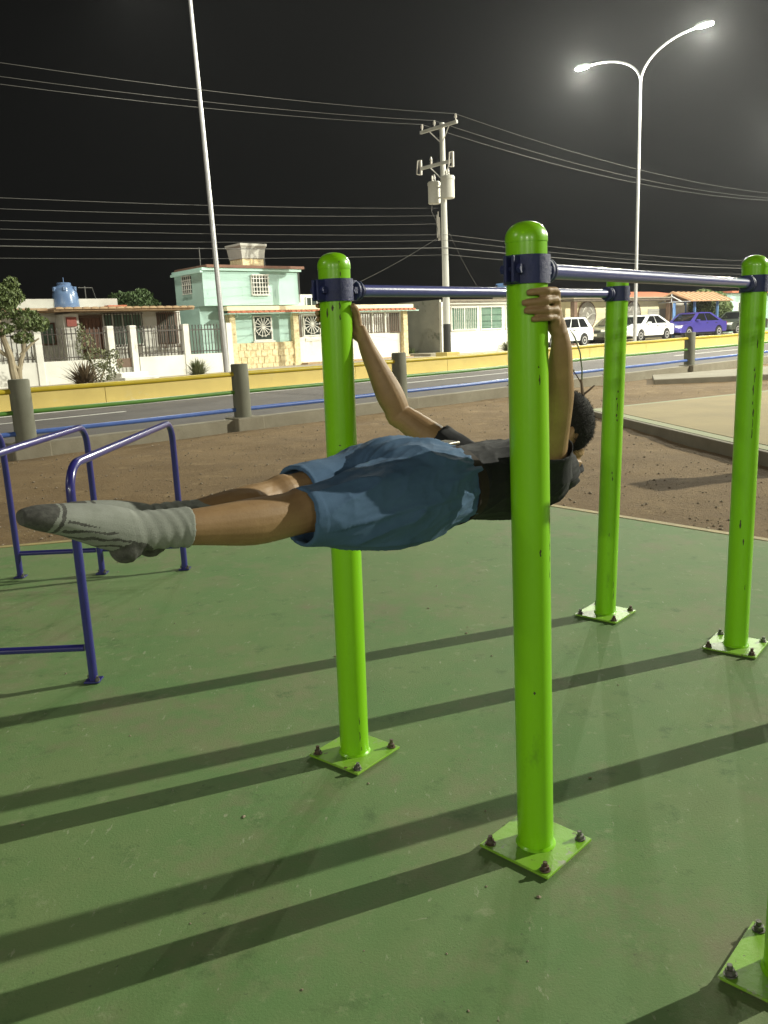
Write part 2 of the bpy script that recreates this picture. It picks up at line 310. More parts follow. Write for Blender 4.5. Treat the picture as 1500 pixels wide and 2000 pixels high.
# ================================================================== PULL-UP STATIONS
PR = .054; PH = 1.821; CH = 1.698
POST = dict(A=((.422, 2.241), (.400, 2.241)), B=((-.149, 2.852), (-.132, 2.848)), C=((1.188, 4.268), (1.222, 4.264)), D=((1.676, 3.737), (1.675, 3.742)),
            E=((.925, 1.690), (.925, 1.690)), F=((2.17, 3.17), (2.17, 3.17)))
def pole_pt(k, z):
    (a, b_), (c, d) = POST[k]; t = z/PH; return Vector((a+(c-a)*t, b_+(d-b_)*t, z))
PANG = {'A': -.05, 'B': .03, 'C': .0, 'D': .06, 'E': -.02, 'F': .02}
def station(k0, k1, label):
    root = empty('pull_up_bar', (*POST[k0][0], 0), 0, label, 'pull-up bar', 'green pull-up bar stations on the pad')
    inv = Matrix.Translation(-Vector((*POST[k0][0], 0)))
    def fin(o): o.matrix_parent_inverse = inv; return o
    p0, p1 = pole_pt(k0, CH), pole_pt(k1, CH); bd = (p1-p0).normalized(); sd = Vector((-bd.y, bd.x, 0)).normalized()
    for k, sgn in ((k0, 1), (k1, -1)):
        ax0, ax1 = pole_pt(k, 0), pole_pt(k, PH); ax = (ax1-ax0).normalized()
        q = Vector((0, 0, 1)).rotation_difference(ax).to_matrix().to_4x4(); T = Matrix.Translation(ax0) @ q
        po = fin(MB().lathe([(PR, .008), (PR, .3), (PR, .9), (PR, 1.4), (PR, PH-.047)], n=40, m=T).build('post', 'lime', root, smooth=True))
        prof = [(PR+.0016, PH-.054), (PR+.0016, PH-.046)] + [((PR+.0016)*math.cos(t)**.8, PH-.046+.045*math.sin(t)) for t in [i*PI/20 for i in range(1, 10)]] + [(.004, PH-.0005)]
        o = MB().lathe(prof, n=40, m=T).build('cap', 'lime', po, smooth=True)
        # weld bead at the foot
        MB().lathe([(PR+.010, .0055), (PR+.007, .012), (PR+.0005, .02)], n=32, m=T).build('weld_bead', 'lime', po, smooth=True)
        R4 = Matrix.Translation(Vector((ax0.x, ax0.y, 0))) @ Matrix.Rotation(math.radians(45)+.06+PANG[k], 4, 'Z')
        h = .122
        pl = fin(MB().box((-h, -h, .004), (h, h, .0125), R4).build('base_plate', 'lime_plate', root, bevel=.002))
        for sx, sy in ((1, 1), (1, -1), (-1, 1), (-1, -1)):
            c = R4 @ Vector((sx*(h-.024), sy*(h-.024), 0)); rr = random.Random(sx*3+sy+ord(k)); tl = Vector((rr.uniform(-.12, .12), rr.uniform(-.12, .12), 1)).normalized()
            bb = MB(); x, y = ortho(tl); a0 = rr.random()
            bb.loft([[c + tl*z + (x*math.cos(2*PI*j/16) + y*math.sin(2*PI*j/16))*.0165 for j in range(16)] for z in (.0126, .0155)])
            bb.loft([[c + tl*z + (x*math.cos(a0+2*PI*j/6) + y*math.sin(a0+2*PI*j/6))*r for j in range(6)] for z, r in ((.0155, .0125), (.026, .0125), (.0275, .0105))])
            bb.cyl(c + tl*.0275, c + tl*rr.uniform(.036, .043), .0068, n=10)
            bb.build('anchor_bolt', 'rusty' if rr.random() < .35 else 'bolt_grey', pl, smooth=True, sharp=35)
        # clamp collar: band, ears on both sides with bolts
        cc = pole_pt(k, CH); cl = MB(); hh = .036
        Tc = Matrix.Translation(cc)
        cl.lathe([(PR+.0005, -hh), (PR+.0075, -hh), (PR+.0075, hh), (PR+.0005, hh)], n=40, m=Tc)
        clo = fin(cl.build('clamp_band', 'navy', root, smooth=True, sharp=35))
        for s2 in (1, -1):
            ear = MB(); e0 = cc + bd*s2*(PR+.004); e1 = cc + bd*s2*(PR+.040)
            for off in (-.011, .011):
                mm = Matrix.Translation(e0) @ Matrix((bd*s2, sd, Vector((0, 0, 1)))).transposed().to_4x4()
                ear.box((-.006, off-.0045, -hh+.002), (.034, off+.0045, hh-.002), mm)
            fin(ear.build('clamp_ear', 'navy', root, bevel=.003))
        for s2 in (1, -1):
            e0 = cc + bd*s2*(PR+.019)
            bb = MB(); bb.cyl(e0 - sd*.027, e0 + sd*.027, .0065, n=8); bb.cyl(e0 - sd*.030, e0 - sd*.018, .0125, n=6); bb.cyl(e0 + sd*.018, e0 + sd*.030, .0125, n=6)
            bb.build('clamp_bolt', 'navy', clo, smooth=True, sharp=35)
        st = cc + bd*sgn*(PR+.030)
        fl = MB(); fl.loft([[st + bd*sgn*z + (sd*math.cos(2*PI*j/28) + Vector((0, 0, 1))*math.sin(2*PI*j/28))*r for j in range(28)] for z, r in ((0, .030), (.002, .034), (.010, .034), (.012, .033), (.013, .029), (.019, .029), (.021, .033), (.026, .033), (.028, .022), (.045, .021))])
        fin(fl.build('end_flange', 'navy', root, smooth=True, sharp=35))
    a, c = p0 + bd*(PR+.06), p1 - bd*(PR+.06)
    fin(MB().tube([a + (c-a)*t for t in (0, .5, 1)], .0205, 20).build('grip_bar', 'navy_bar', root, smooth=True))
    return root
def chips(root, k, items):
    inv = Matrix.Translation(-root.location); rng = random.Random(ord(k))
    for deg, z0, z1, wd in items:
        z = z0
        while z < z1:
            L_ = min(z1-z, rng.uniform(.012, .05)); c = pole_pt(k, 0); m = rng.randint(3, 5); rr_ = PR+.0007; V = []
            a0 = math.radians(deg) + rng.uniform(-.06, .06); pts = []
            for i in range(m+1):
                q = i/m; zz = z + L_*q; hw = .72*wd*rng.uniform(.3, 1.0)*math.sin(PI*(.12+.76*q)); P0 = pole_pt(k, zz); da = rng.uniform(-.02, .02)
                for sg in (-1, 1): V.append((P0.x + math.cos(a0+da+sg*hw/PR)*rr_, P0.y + math.sin(a0+da+sg*hw/PR)*rr_, zz))
            o = MB().add(V, [(2*i, 2*i+1, 2*i+3, 2*i+2) for i in range(m)]).build('paint_chip', 'chip', root); o.matrix_parent_inverse = inv
            z += L_ + rng.uniform(.006, .03)
stA = station('A', 'D', 'lime green pull-up station whose near post is gripped by the left hand')
stB = station('B', 'C', 'lime green pull-up station farthest from the viewer, gripped by the right hand')
station('E', 'F', 'lime green pull-up station cut off at the lower right corner, only its base showing')
# view side of a post is about -100 degrees; marks as in the photograph
chips(stA, 'A', [(-68, 1.40, 1.45, .004), (-30, .86, 1.05, .0025), (-75, .93, .95, .006), (-95, .52, .53, .006)])
chips(stA, 'D', [(-92, 1.02, 1.35, .005), (-88, 1.42, 1.47, .005), (-118, .60, .64, .009), (-100, .52, .55, .006), (-84, .3, .33, .004)])
chips(stB, 'C', [(-84, 1.06, 1.22, .006), (-96, .75, .80, .005), (-100, .45, .48, .004), (-60, .1, .2, .003)])
chips(stB, 'B', [(-62, .035, .115, .003), (-62, .14, .17, .004), (-120, 1.61, 1.64, .006), (-75, 1.60, 1.66, .004), (-100, 1.63, 1.65, .006), (-66, 1.74, 1.79, .003), (-95, 1.18, 1.185, .006)])
# ================================================================== DIP BARS
def dip(x, y0, y1, label):
    root = empty('parallel_bar', (x, y0, 0), 0, label, 'exercise bar', 'blue parallel exercise bars')
    H = 1.03; r = .13
    pts = [(0, 0, .006), (0, 0, .5), (0, 0, H-r)]
    pts += [(0, r-r*math.cos(t), H-r+r*math.sin(t)) for t in [PI/2*i/8 for i in range(1, 9)]]
    L = y1-y0
    pts += [(0, L*.5, H)] + [(0, L-r+r*math.sin(t), H-r+r*math.cos(t)) for t in [PI/2*i/8 for i in range(0, 9)]] + [(0, L, .5), (0, L, .006)]
    MB().tube(pts, .021, 14).build('bent_tube', 'dip_blue', root, smooth=True)
    for y in (0, L):
        pl = MB().box((-.036, y-.036, .003), (.036, y+.036, .011)).build('foot_plate', 'dip_blue', root, bevel=.002)
        for sx in (-1, 1):
            bb = MB(); c = Vector((sx*.026, y-.024*sx, 0)); bb.cyl(c+Vector((0, 0, .0112)), c+Vector((0, 0, .024)), .011, n=6); bb.cyl(c+Vector((0, 0, .024)), c+Vector((.003, 0, .036)), .006, n=8)
            bb.build('anchor_bolt', 'bolt_grey', pl)
    return root
d1 = dip(-1.405, 3.64, 5.53, 'blue bent-tube dip bar nearest the pull-up posts, behind the socked feet')
d2 = dip(-1.975, 3.66, 5.51, 'blue bent-tube dip bar second from the pull-up posts, partly cut by the frame')
d3 = dip(-2.54, 3.66, 5.50, 'blue bent-tube dip bar at the far left edge, farthest from the pull-up posts')
for root, x in ((d1, 0), (d2, 0)):
    for y in ((0.0, 1.89) if root is d1 else (0.0, 1.85)):
        MB().cyl((x-.024, y, .17), (x-.548, y-.005, .17), .017, n=12).build('cross_tube', 'dip_blue', root, smooth=True)
pc_ = empty('shadow_pillar', (6.9, 9.2, .17), .4, 'unseen square pillar added beyond the right edge for its shadow on the dirt', 'pillar')  # invented pillar, added out of view to cast the shadow band on the dirt
box('shaft', 'concrete', pc_, (-.17, -.17, 0), (.17, .17, 1.9), bevel=.02); box('pillar_cap', 'concrete', pc_, (-.22, -.22, 1.902), (.22, .22, 1.97), bevel=.015)
# ================================================================== HOUSES
def house(name, s0, n0, label, dz=.33):
    return empty(name, sp(s0, n0, dz), SANG, label, 'house')
def window(par, s0, s1, z0, z1, y, glass, frame='white_paint', nm=3, depth=.05, fw=.05):
    wf = MB()
    for a in ((s0, z0, s1, z0+fw), (s0, z1-fw, s1, z1), (s0, z0+fw, s0+fw, z1-fw), (s1-fw, z0+fw, s1, z1-fw)): wf.box((a[0], y-depth, a[1]), (a[2], y+.01, a[3]))
    for i in range(1, nm):
        x = s0 + (s1-s0)*i/nm; wf.box((x-.02, y-depth+.01, z0+fw), (x+.02, y+.01, z1-fw))
    o = wf.build('window', frame, par)
    MB().box((s0+fw*.5, y-.012, z0+fw*.5), (s1-fw*.5, y+.008, z1-fw*.5)).build('pane', glass, o)
    return o
def bars(par, s0, s1, z0, z1, y, n, r, m, rails=(0.02, .98), name='grille', each=False):
    g = MB(); one = None
    g.box((s0, y-r*1.2, z0+(z1-z0)*rails[0]-r), (s1, y+r*1.2, z0+(z1-z0)*rails[0]+r))
    for q in rails[1:]: g.box((s0, y-r*1.2, z0+(z1-z0)*q-r), (s1, y+r*1.2, z0+(z1-z0)*q+r))
    o = g.build(name, m, par)
    for i in range(n):
        x = s0 + (s1-s0)*(i+.5)/n
        if one is None: one = MB().box((-r, -r, z0), (r, r, z1)).build('bar', m, o); one.location = (x, y-.001, 0)
        else: dup(one, o, (x, y-.001, 0))
    return o
# ---- house 1: white single storey behind picket fence  (local x = s-s0, y = n-n0, z above terrace)
S0, N0 = 7.0, 27.5; dzb = .33
h1 = house('white_house', S0, N0, 'white single-storey house behind a picket fence, blue water tank on its roof')
L = lambda s: s*.951-S0 if s > 0 else s
YW = 1.5
box('wall', 'white_paint', h1, (-3.4, YW, -.1), (7.5, 6.5, 2.42))
box('porch_floor', 'concrete', h1, (-3.4, .26, -.1), (7.5, YW, .10))
box('wing_wall', 'white_paint', h1, (L(10.42), .75, .1), (L(10.95), YW-.003, 2.25))
rr = box('porch_roof', 'clay_dull', h1, (9.4-S0, .05, 2.31), (14.35-S0, YW+.3, 2.37))
for i in range(17):
    o = MB().extr([(-.14, 0), (-.11, .05), (-.05, .07), (.05, .07), (.11, .05), (.14, 0)], 1, -.05, .9).build('roof_tile', 'clay_dull', rr); o.location = (9.56-S0+i*.29, 0, 2.372)
box('roof_left', 'clay_dull', h1, (-3.4, .6, 2.36), (9.38-S0, YW+.4, 2.44))
box('parapet', 'panel_grey', h1, (8.7-S0, 2.6, 2.42), (12.6-S0, 2.9, 2.84))
box('roof_block', 'clay', h1, (12.0-S0, 2.0, 2.42), (12.7-S0, 2.4, 2.58))
d = box('door', 'brown_door', h1, (L(11.1), YW-.06, .12), (L(12.0), YW-.004, 2.14))
for q in range(6): box('plank', 'brown_door', d, (L(11.1)+.05+q*.128, YW-.082, .16), (L(11.1)+.05+q*.128+.112, YW-.061, 2.08))
for a_ in ((L(11.1)-.07, L(11.1)-.005, .1, 2.22), (L(12.0)+.005, L(12.0)+.07, .1, 2.22), (L(11.1)-.004, L(12.0)+.004, 2.145, 2.22)): box('door_frame', 'iron_brown', d, (a_[0], YW-.1, a_[2]), (a_[1], YW-.005, a_[3]))
window(h1, L(9.75), L(10.35), 1.26, 2.0, YW-.01, 'glass_green', 'brown_door', 2)
window(h1, L(12.1), L(13.65), 1.14, 2.27, YW-.01, 'glass_green', 'white_paint', 4)
window(h1, L(14.25), L(15.05), 1.14, 2.27, YW-.01, 'glass_dark', 'iron_brown', 2)
bars(h1, L(12.05), L(13.6), 1.1, 2.28, YW-.25, 13, .012, 'iron', (.02, .5, .98))
bars(h1, L(14.2), L(15.1), 1.0, 2.28, YW-.25, 10, .012, 'iron_brown', (.02, .5, .98))
box('meter_box', 'red_box', h1, (L(10.5), .66, 1.84), (L(10.84), .747, 2.14))
L = lambda s: s-S0
# low front wall with pickets
fz = empty('picket_fence', sp(S0, 27.35, .33), SANG, 'white low wall with dark iron pickets in front of the white house', 'fence')
for a, c in ((-2.2, 11.05), (12.0, 15.4)): box('low_wall', 'white_paint', fz, (L(a), -.08, -.1), (L(c), .08, .74))
for a in (6.4, 8.68, 11.05, 11.84, 13.8, 15.52): box('pillar', 'white_paint', fz, (L(a)-.11, -.12, -.1), (L(a)+.11, .12, 1.80), bevel=.01)
def pickets(a, c, z0, z1, nb):
    one = None; w_ = c-a
    for q in (z0+.08, z1-.22): box('picket_rail', 'iron', fz, (L(a), -.018, q), (L(c), .018, q+.035))
    for i in range(nb):
        x = L(a) + w_*(i+.5)/nb
        if one is None:
            k = MB(); k.box((-.013, -.013, z0), (.013, .013, z1-.06)); k.add([(-.022, -.022, z1-.06), (.022, -.022, z1-.06), (.022, .022, z1-.06), (-.022, .022, z1-.06), (0, 0, z1)], [(0, 1, 4), (1, 2, 4), (2, 3, 4), (3, 0, 4), (3, 2, 1, 0)])
            one = k.build('picket', 'iron', fz); one.location = (x, 0, 0)
        else: dup(one, fz, (x, 0, 0))
pickets(6.52, 8.56, .74, 1.78, 14); pickets(8.8, 10.93, .74, 1.79, 14); pickets(11.17, 11.72, .50, 1.80, 5); pickets(11.96, 13.68, .74, 1.80, 13); pickets(13.92, 15.4, .74, 1.79, 12)
box('gate_panel', 'iron_brown', fz, (L(11.17), -.02, .42), (L(11.72), .02, .72))
box('step', 'white_paint', fz, (L(11.0), -.75, -.05), (L(11.95), -.13, .26), bevel=.02)
box('step', 'white_paint', fz, (L(10.9), -1.25, -.05), (L(12.1), -.76, .12), bevel=.02)
# water tank
tk = empty('water_tank', sp(10.75, 30.2, .33+2.42), SANG, 'blue plastic water tank on the white house roof', 'water tank')
MB().lathe([(.40, .02), (.46, .10), (.455, .25), (.44, .45), (.40, .68), (.33, .80), (.24, .86)], n=28).build('barrel', 'tank_blue', tk, smooth=True)
for i in range(6):
    o = MB().box((.32, -.06, .66), (.44, .06, .80)).build('shoulder_rib', 'tank_blue', tk, bevel=.02); o.rotation_euler = (0, 0, i*PI/3+.2)
MB().lathe([(.24, .855), (.245, .93), (.22, .95), (.05, .96)], n=24).build('lid', 'tank_blue', tk, smooth=True)
MB().cyl((0, 0, .95), (0, 0, 1.13), .015).build('vent_pipe', 'tank_blue', tk)
# rooftop aerial
ra = empty('roof_aerial', sp(11.6, 30.5, .33+2.72), SANG, 'thin metal aerial mast beside the blue water tank', 'aerial')
MB().cyl((0, 0, -.3), (0, 0, .55), .018).build('mast', 'cable', ra); MB().cyl((-.25, 0, .5), (.28, 0, .5), .014).cyl((.27, 0, .5), (.42, 0, -.1), .01).build('crossbar', 'cable', ra)
# ---- house 2: teal two-storey with cream porch
S0, N0 = 15.3, 28.5
h2 = house('teal_house', S0, N0, 'teal two-storey house with tiled porch edge and cream stone cladding')
up = box('upper_storey', 'teal', h2, (0, .02, 2.42), (4.28, 2.3, 3.78))
box('lower_storey', 'teal', h2, (.02, .5, -.1), (4.26, 4.5, 2.42))
box('side_wing', 'white_paint', h2, (-.9, 2.6, -.1), (.015, 4.4, 2.3))
ro = box('roof', 'roof_brown', h2, (.12, -.16, 3.80), (4.5, 2.5, 3.90)); box('roof_fascia', 'teal_trim', ro, (-.06, -.10, 3.70), (4.38, 2.38, 3.796))
box('side_cornice', 'teal_trim', up, (-.12, -.06, 3.62), (-.002, 2.4, 3.70))
MB().cyl((4.3, -.01, 2.5), (4.3, -.01, 3.7), .02).build('drain_pipe', 'cable', h2)
w_ = window(h2, L(17.36), L(18.15), 2.80, 3.56, .015, 'glass_dark', 'iron_white', 2)
bars(h2, L(17.36), L(18.15), 2.78, 3.58, -.10, 6, .012, 'iron_white', (.02, .2, .4, .6, .8, .98))
o = bars(h2, -.4, .4, 2.9, 3.6, 0, 5, .012, 'iron_white', (.02, .25, .5, .75, .98)); o.location = (-.05, 1.25, 0); o.rotation_euler = (0, 0, PI/2)
o = MB().box((-.35, -.02, 2.95), (.35, .02, 3.55)).build('window', 'glass_dark', h2); o.location = (-.012, 1.25, 0); o.rotation_euler = (0, 0, PI/2)
# roof water tank block (inverted trapezoid)
MB().loft([[Vector((2.55+x, 1.0+y, z)) for x, y in ((-a, -a), (a, -a), (a, a), (-a, a))] for z, a in ((3.9, .48), (4.22, .48))]).build('roof_plinth', 'cladding', h2)
MB().loft([[Vector((2.55+x, 1.0+y, z)) for x, y in ((-a, -a), (a, -a), (a, a), (-a, a))] for z, a in ((4.225, .50), (4.62, .55), (4.70, .60), (4.78, .60))]).build('roof_tank', 'panel_grey', h2)
for x in (.6, 3.5): MB().cyl((x, 1.2, 3.9), (x, 1.2, 4.65), .02).build('roof_rod', 'cable', h2)
# porch ground floor
box('porch_wall', 'teal', h2, (L(16.44), .10, .98), (L(19.15), .24, 2.14))
box('stone_base', 'cladding', h2, (L(16.3), -.02, -.1), (L(19.16), .22, .978))
for i in range(11):
    for j in range(4):
        wv = .25; z0 = -.08+j*.262; x0 = L(16.31)+i*.258+(.1 if j % 2 else 0)
        if x0+wv > L(19.14): continue
        o = box('cladding_stone', 'cladding', h2, (x0, -.05-.008*((i*7+j*3) % 3), z0), (x0+wv-.012, -.022, z0+.25))
pz = [16.22, 19.14, 25.06]
for s in pz:
    p_ = box('pillar', 'cladding', h2, (L(s), -.12, -.1), (L(s)+.26, .2, 2.12), bevel=.008)
    box('plinth', 'cladding', p_, (L(s)-.06, -.18, -.1), (L(s)+.32, -.121, .15))
fa = box('porch_fascia', 'cream', h2, (L(16.1), -.22, 2.22), (L(25.6), .4, 2.38))
box('fascia_trim', 'teal_trim', fa, (L(16.05), -.42, 2.085), (L(25.75), .3, 2.12))
one = None
for i in range(38):
    x = L(16.2) + i*.25
    if one is None: one = MB().extr([(-.11, 0), (-.08, .05), (-.03, .075), (.03, .075), (.08, .05), (.11, 0)], 1, -.46, -.22).build('roof_tile', 'clay', fa); one.location = (x, 0, 2.125)
    else: dup(one, fa, (x, 0, 2.125))
def sunburst(par, s0, s1, z0, z1, y):
    f = window(par, s0, s1, z0, z1, y, 'glass_dark', 'iron_white', 1, .06)
    cx, cz = (s0+s1)/2, (z0+z1)/2+.06; R = (s1-s0)/2-.06; rw = .013
    g = MB(); n = 24
    g.loft([[Vector((cx+R*math.cos(t)*k, y-.075+d, cz+R*math.sin(t)*k)) for k, d in ((1-.03, 0), (1+.03, 0), (1+.03, .02), (1-.03, .02))] for t in [2*PI*i/n for i in range(n+1)]], cap=False)
    g.build('ring', 'iron_white', f)
    one = None
    for i in range(14):
        t = 2*PI*i/14
        o = MB().box((.05, -.085, -rw), (R*1.12, -.065, rw)).build('ray', 'iron_white', f) if one is None else dup(one, f)
        one = one or o; o.location = (cx, y, cz); o.rotation_euler = (0, -t, 0)
    MB().cyl((cx, y-.09, cz), (cx, y-.06, cz), .055, n=16).build('hub', 'iron_white', f)
sunburst(h2, L(17.37), L(18.22), 1.05, 2.02, .09)
box('sill', 'white_paint', h2, (L(17.3), -.02, .99), (L(18.3), .098, 1.045))
box('porch_back', 'white_paint', h2, (L(19.42), .9, -.1), (L(25.1), 1.1, 2.12))
box('white_front', 'white_paint', h2, (L(19.42), .06, -.1), (L(20.9), .16, 1.12))
sunburst(h2, L(19.75), L(20.62), 1.15, 2.0, .12); bars(h2, L(19.46), L(19.68), 1.12, 2.05, .11, 3, .013, 'iron_brown')
box('letter_slot', 'iron_white', h2, (L(19.8), .03, .95), (L(20.6), .058, 1.08))
box('white_front', 'white_paint', h2, (L(20.92), .04, -.02), (L(24.3), .14, 1.16)); box('white_front', 'white_paint', h2, (L(24.32), .10, -.02), (L(25.05), .2, 1.14))
box('lintel', 'white_paint', h2, (L(19.42), .02, 2.03), (L(25.05), .2, 2.119))
for a, c, k in ((20.95, 22.5, 10), (22.58, 23.38, 6), (23.48, 24.1, 5), (24.25, 25.0, 7)):
    bars(h2, L(a), L(c), 1.17, 2.03, .09, k, .016, 'iron_brown'); box('mullion', 'white_paint', h2, (L(c)+.005, .03, 1.165), (L(c)+.075, .15, 2.028))
box('porch_step', 'clay_dull', h2, (L(19.4), -.6, -.1), (L(25.2), .03, .10))
for s in (16.5, 17.1, 18.4, 18.95):
    MB().tube([(L(s), -.10, 1.95), (L(s)+.02, -.2, 1.98), (L(s)+.02, -.26, 2.05), (L(s), -.2, 2.08)], .014, 6).build('bracket', 'teal_trim', h2)
box('annex', 'white_paint', h2, (L(20.6), 2.2, 2.38), (L(23.6), 4.0, 2.95))
window(h2, L(21.4), L(22.3), 2.42, 2.85, 2.19, 'glass_dark', 'white_paint', 3)
# ---- house 3: grey side wall, white front
S0, N0 = 27.18, 28.0
h3 = house('white_bungalow', S0, N0, 'white bungalow with pale green windows and a stained grey side wall')
box('wall', 'white_paint', h3, (.01, 0, -.1), (8.1, 5, 2.34))
box('grey_side_wall', 'grey_render', h3, (-.10, .12, -.1), (.008, 3.0, 2.48))
box('corner_pillar', 'white_paint', h3, (-.14, -.03, -.1), (.10, .117, 2.36))
ev = box('eave', 'eave_dark', h3, (.1, -.35, 2.36), (8.1, .8, 2.45)); box('fascia', 'white_paint', ev, (.02, -.20, 2.25), (8.1, -.002, 2.357))
for a, c in ((.48, 2.26), (2.44, 4.0), (4.23, 5.4)): window(h3, a, c, 1.04, 2.14, -.01, 'glass_green', 'white_paint', 2, .05)
bars(h3, .6, 2.1, 1.08, 2.1, -.09, 12, .010, 'iron_white')
for i in range(3): box('louvre', 'glass_green', h3, (2.5, -.05, 1.15+i*.3), (3.95, -.035, 1.40+i*.3))
box('verge_step', 'concrete', h3, (-1.8, -1.0, -.1), (-.2, 1.2, .10))
# ---- house 4: cream with round grilles
S0, N0 = 35.4, 28.0
h4 = house('cream_house', S0, N0, 'cream house with round barred windows and dark flat eave behind parked cars')
L = lambda s: s-S0
box('wall', 'cream', h4, (.0, 0, -.1), (10.6, 5, 2.25))
box('side_pier', 'white_paint', h4, (-.26, -.05, -.1), (-.002, 2, 2.3))
ev = box('eave', 'eave_dark', h4, (.45, -.8, 2.24), (9.95, .6, 2.36)); box('eave_top', 'concrete', ev, (.3, -.9, 2.362), (10.05, .6, 2.43))
for s in (35.95, 45.0): box('post', 'iron_brown', h4, (L(s), -.75, -.1), (L(s)+.26, -.5, 2.236))
box('pale_panel', 'panel_grey', h4, (L(43.9), -.04, 1.0), (L(46.9), -.003, 1.78))
rf_ = MB().extr([(.6, 2.42), (4.6, 3.05), (4.6, 2.42)], 0, L(42.2), L(52)).build('tiled_roof', 'clay', h4)
box('back_wall', 'white_paint', h4, (L(46.1), .5, -.1), (L(52), 4.4, 2.41))
def roundwin(par, cx, cz, R, y):
    n = 32; ring = [(cx+R*1.05*math.cos(2*PI*i/n), cz+R*math.sin(2*PI*i/n)) for i in range(n)]
    o = MB().extr(ring, 1, y-.03, y-.003).build('round_window', 'iron_brown', par)
    MB().loft([[Vector((cx+R*1.05*math.cos(t)*k, y-.07+d, cz+R*math.sin(t)*k)) for k, d in ((.95, 0), (1.03, 0), (1.03, .04), (.95, .04))] for t in [2*PI*i/n for i in range(n+1)]], cap=False).build('ring', 'iron_brown', o)
    for i in range(-9, 10):
        x = i*R/10; hh = math.sqrt(max(0, R*R-x*x))*.95
        MB().box((cx+x*1.05-.012, y-.065, cz-hh), (cx+x*1.05+.012, y-.045, cz+hh)).build('bar', 'iron_white', o)
    MB().tube([(cx-R*.95+2*R*.95*i/12, y-.08, cz-.18*R+.3*R*math.sin(-.6+4.2*i/12-1.5)) for i in range(13)], .022, 6).build('scroll', 'iron_white', o)
    MB().tube([(cx+R*.62*math.cos(.3+PI*.8*i/10), y-.08, cz+R*.62*math.sin(.3+PI*.8*i/10)) for i in range(11)], .022, 6).build('scroll', 'iron_white', o)
    MB().loft([[Vector((cx+.11*math.cos(t)*k, y-.09+d, cz+.16*math.sin(t)*k)) for k, d in ((.5, 0), (1, 0), (1, .03), (.5, .03))] for t in [2*PI*i/16 for i in range(17)]], cap=False).build('rosette', 'iron_white', o)
roundwin(h4, L(38.0), 1.52, .74, 0); roundwin(h4, L(42.35), 1.55, .70, 0)
# ---- kiosk / shelter with gabled tile roof and blue posts
ks = empty('roofed_shelter', sp(45.0, 27.0, .33), SANG, 'small shelter with brown gable roof on thin blue posts', 'shelter')
for x, y in ((.1, 0), (1.65, -.4), (4.3, -.4), (3.0, 1.0)): box('post', 'kiosk_blue', ks, (x-.06, y-.06, -.05), (x+.06, y+.06, 2.1))
kr = MB().extr([(-1.1, 2.1), (.15, 2.62), (1.4, 2.1), (1.4, 2.04), (.15, 2.54), (-1.1, 2.04)], 0, .05, 4.9).build('roof', 'kiosk_roof', ks)
for i in range(9):
    for sg in (-1, 1):
        o = MB().tube([(0.15+i*.56, .15, 2.64), (0.15+i*.56, .15+sg*1.25, 2.12)], .045, 6).build('roof_ridge', 'kiosk_roof', kr)
for p_, q_ in (((-1.05, 2.05), (1.35, 2.05)), ((.15, 2.05), (.15, 2.52)), ((-.5, 2.06), (.15, 2.4)), ((.8, 2.06), (.15, 2.4))):
    MB().cyl((.02, p_[0], p_[1]), (.02, q_[0], q_[1]), .035, n=6).build('gable_truss', 'steel', ks)
box('counter', 'white_paint', ks, (1.75, .95, -.05), (2.9, 1.05, 1.9))
# distant roofs / teal house at right
h5 = house('pale_teal_house', 54.5, 28.5, 'pale teal house just visible beside the green tree at right')
box('wall', 'teal_trim', h5, (0, 0, -.1), (6, 4, 2.6)); box('roof', 'clay', h5, (-.2, -.2, 2.6), (6, 4, 2.72)); window(h5, 1, 2.2, 1, 2, -.01, 'glass_dark')
# blue water box behind
bt = empty('blue_tank', sp(35.6, 31.0, .33), SANG, 'square light blue tank above the roofs beside the near post', 'water tank')
box('tank_body', 'kiosk_blue', bt, (-.75, -.5, 2.7), (.65, .6, 3.35), bevel=.02); box('lid', 'kiosk_blue', bt, (-.8, -.55, 3.352), (.7, .65, 3.42)); box('stand', 'concrete', bt, (-.9, -.7, 2.3), (.8, .8, 2.698))
